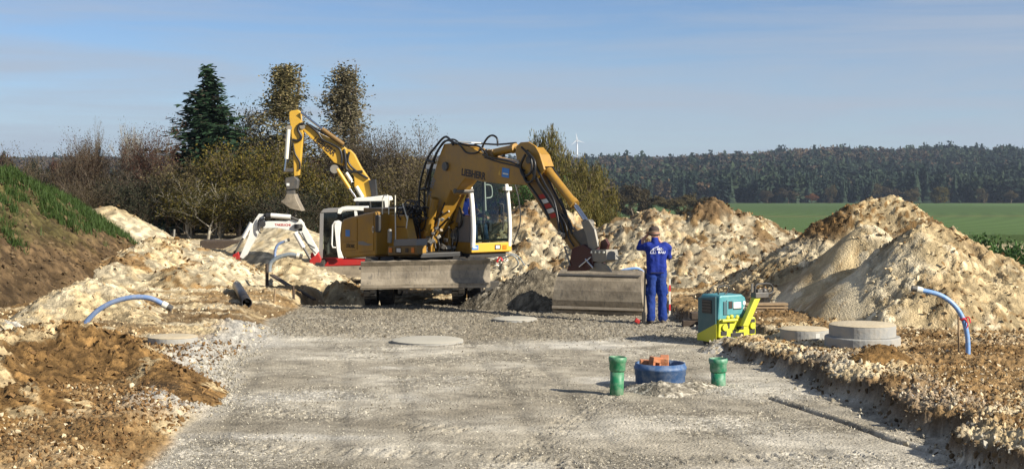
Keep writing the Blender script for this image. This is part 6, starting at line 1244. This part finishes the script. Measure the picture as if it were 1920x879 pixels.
# far woods: thousands of trees that read as one mass
def far_conifer(seed):
    r = random.Random(seed); m = MB(); n = 7; z = .10
    for k in range(9):
        t = k / 8; R_ = .17 * (1 - t) ** .8 + .012; z = .12 + .80 * t; ring = [Vector((R_ * r.uniform(.55, 1.2) * math.cos(2 * math.pi * i / n + k), R_ * r.uniform(.55, 1.2) * math.sin(2 * math.pi * i / n + k), z - R_ * .6 * r.uniform(.6, 1.2))) for i in range(n)]; tp = Vector((0, 0, z + .16 * (1 - t * .4)))
        m.add(ring + [tp], [(i, (i + 1) % n, n) for i in range(n)])
    m.tube([Vector((0, 0, -.05)), Vector((0, 0, .2))], .012, 3); me = bpy.data.meshes.new('far_tree'); me.from_pydata([tuple(v) for v in m.v], [], m.f); return me
def far_round(seed, tall=1.0):
    g = np.random.default_rng(seed); n = 170; c = g.normal(0, 1, (14, 3)); c /= np.linalg.norm(c, axis=1)[:, None]; c *= .2; p = c[g.integers(0, 14, n)] + g.normal(0, .085, (n, 3)); p[:, :2] /= tall; p[:, 2] = p[:, 2] * 1.35 + .60; lm = leafmesh('far_tree', p, .11, g); return lm
M['f_con'] = varied('far_conifer', [(.008, .018, .013), (.018, .032, .020), (.034, .050, .026)], .9)
M['f_dec'] = varied('far_broadleaf', [(.028, .023, .018), (.050, .038, .024), (.070, .055, .030), (.095, .060, .032)], .9)
NF = 24000; ys = 900 + 700 * rng.random(NF); u = rng.uniform(-.62, .62, NF); xs_ = u * ys; pxs = CX + F * u
pat = fbm(xs_ * .006, ys * .006, 700, 3); pd = .04 + .5 * sst(.54, .64, pat) + .55 * (pxs < 1000) + .55 * sst(1250, 1130, pxs) * 0 + .65 * (1 - sst(1150, 1350, pxs)) * sst(.3, .5, pat) + .3 * (np.abs(ys - 1500) < 60) * (pat > .5); dec = rng.random(NF) < pd
soft = rng.random(NF) < .45; idx = np.where(dec, 3 + rng.integers(0, 3, NF), np.where(soft, 6 + rng.integers(0, 3, NF), rng.integers(0, 3, NF))); hh = np.where(dec, 12, 15) * rng.uniform(.75, 1.25, NF) * (.72 + .56 * fbm(xs_ * .02, ys * .02, 710, 3)); ww = hh * np.where(dec, 1.0, 1.0) * rng.uniform(.9, 1.3, NF)
gn_scatter('forest', np.stack([xs_, ys, gz(xs_, ys) - .3], 1), np.stack([ww, ww, hh], 1), np.stack([0 * hh, 0 * hh, rng.uniform(0, 6.28, NF)], 1), [far_conifer(i) for i in range(3)] + [far_round(i) for i in range(3)] + [far_round(i + 5, 1.5) for i in range(3)], [M['f_con']] * 3 + [M['f_dec']] * 3 + [M['f_con']] * 3, idx=idx)
NR = 9000; ys = rng.uniform(2750, 3300, NR); u = rng.uniform(-.62, .62, NR); xs_ = u * ys; hh = 17 * rng.uniform(.8, 1.2, NR)
gn_scatter('distant_forest', np.stack([xs_, ys, gz(xs_, ys) - .5], 1), np.stack([hh * 1.3, hh * 1.3, hh], 1), np.stack([0 * hh, 0 * hh, rng.uniform(0, 6.28, NR)], 1), [far_conifer(i) for i in range(3)] + [far_round(i) for i in range(3)], [M['f_con']] * 3 + [M['f_dec']] * 3)

# grass on the bank: tufts of single blades
def tuft(seed):
    r = random.Random(seed); vs = []; T = []
    for k in range(9):
        a = r.uniform(0, 6.28); b = Vector((r.gauss(0, .22), r.gauss(0, .22), 0)); l = r.uniform(.5, 1.15); w_ = .035; lean = r.uniform(.1, .55); s = Vector((-math.sin(a), math.cos(a), 0)) * w_; m1 = b + Vector((math.cos(a) * lean * .35 * l, math.sin(a) * lean * .35 * l, l * .6)); t = b + Vector((math.cos(a) * lean * l, math.sin(a) * lean * l, l * .92))
        i = len(vs); vs += [b - s, b + s, m1 + s * .8, m1 - s * .8, t]; T += [(i, i + 1, i + 2, i + 3), (i + 3, i + 2, i + 4)]
    me = bpy.data.meshes.new('tuft'); me.from_pydata([tuple(v) for v in vs], [], T); return me
TUFTS = [tuft(i) for i in range(5)]
bx, by, bz, bg, bn1, bn2 = bankd
cw = [P(a, b, c) for a, b, c in [(-620, 235, 26), (-330, 285, 30), (-130, 318, 33), (10, 338, 36), (60, 357, 38), (110, 381, 40), (160, 412, 42.5), (200, 440, 44.5), (245, 475, 47)]]
dist = np.full(len(bx), 99.); 
for a, b in zip(cw[:-1], cw[1:]):
    d = b.xy - a.xy; t = np.clip(((bx - a.x) * d.x + (by - a.y) * d.y) / d.length_squared, 0, 1); dist = np.minimum(dist, np.hypot(bx - a.x - t * d.x, by - a.y - t * d.y))
wt = (1 - sst(.5, 2.6, dist + 3.2 * (bn1 - .5) + 2.0 * (bn2 - .5))) * (bz > bg) * (.04 + sst(.42, .58, fbm(bx * 1.3, by * 1.3, 720, 3))); wt[by < 24] = 0
NG = 26000; pk = rng.choice(len(bx), NG, p=wt / wt.sum()); sc = rng.uniform(.05, .24, NG) * (.7 + .6 * (bn2[pk]))
gn_scatter('grass', np.stack([bx[pk] + rng.normal(0, .03, NG), by[pk] + rng.normal(0, .03, NG), bz[pk] - .02], 1), np.stack([sc, sc, sc * rng.uniform(.8, 1.3, NG)], 1), np.stack([rng.normal(0, .15, NG), rng.normal(0, .15, NG), rng.uniform(0, 6.28, NG)], 1), TUFTS, M['grass'])
# wind turbine far beyond the woods
TY = 4200; th = P(1082, 263, TY); zb = g1(th.x, TY); wt_ = empty('wind_turbine', (th.x, TY, zb)); tag(wt_, 'tiny white wind turbine on the skyline to the right of the willows', 'wind turbine'); hb_ = th.z - zb
m = MB(); m.tube([Vector((0, 0, 0)), Vector((0, 0, hb_))], [3.2, 1.8], 12); m.build('tower', M['turbine'], wt_); m = MB(); m.box(-2.2, 2.2, -5, 5, hb_ - 2, hb_ + 2.5); m.build('nacelle', M['turbine'], wt_, .5)
for k in range(3):
    a = math.radians(100 + 120 * k); d = Vector((math.cos(a), 0, math.sin(a))); s = Vector((-d.z, 0, d.x)); c = Vector((0, -6.2, hb_)); m = MB(); m.prism([c - s * 1.2, c + d * 6 - s * 1.8, c + d * 24, c + d * 6 + s * .8, c + s * 1.2], (0, .8, 0)); m.build('rotor_blade', M['turbine'], wt_)
# ------------------------------------------------------------------ haze: one closed box of thin even air
m = MB(); m.box(-5600, 5600, -80, 8100, -19, 125); hz = m.build('haze', None); hz['kind'] = 'stuff'; hz.display_type = 'WIRE'
hm = bpy.data.materials.new('haze'); hm.use_nodes = True; hn_ = hm.node_tree; hn_.nodes.clear(); ho = hn_.nodes.new('ShaderNodeOutputMaterial'); pv = hn_.nodes.new('ShaderNodeVolumePrincipled'); pv.inputs['Color'].default_value = (.62, .74, .95, 1); pv.inputs['Density'].default_value = .00011; pv.inputs['Anisotropy'].default_value = .2
hn_.links.new(pv.outputs['Volume'], ho.inputs['Volume']); hz.data.materials.append(hm)
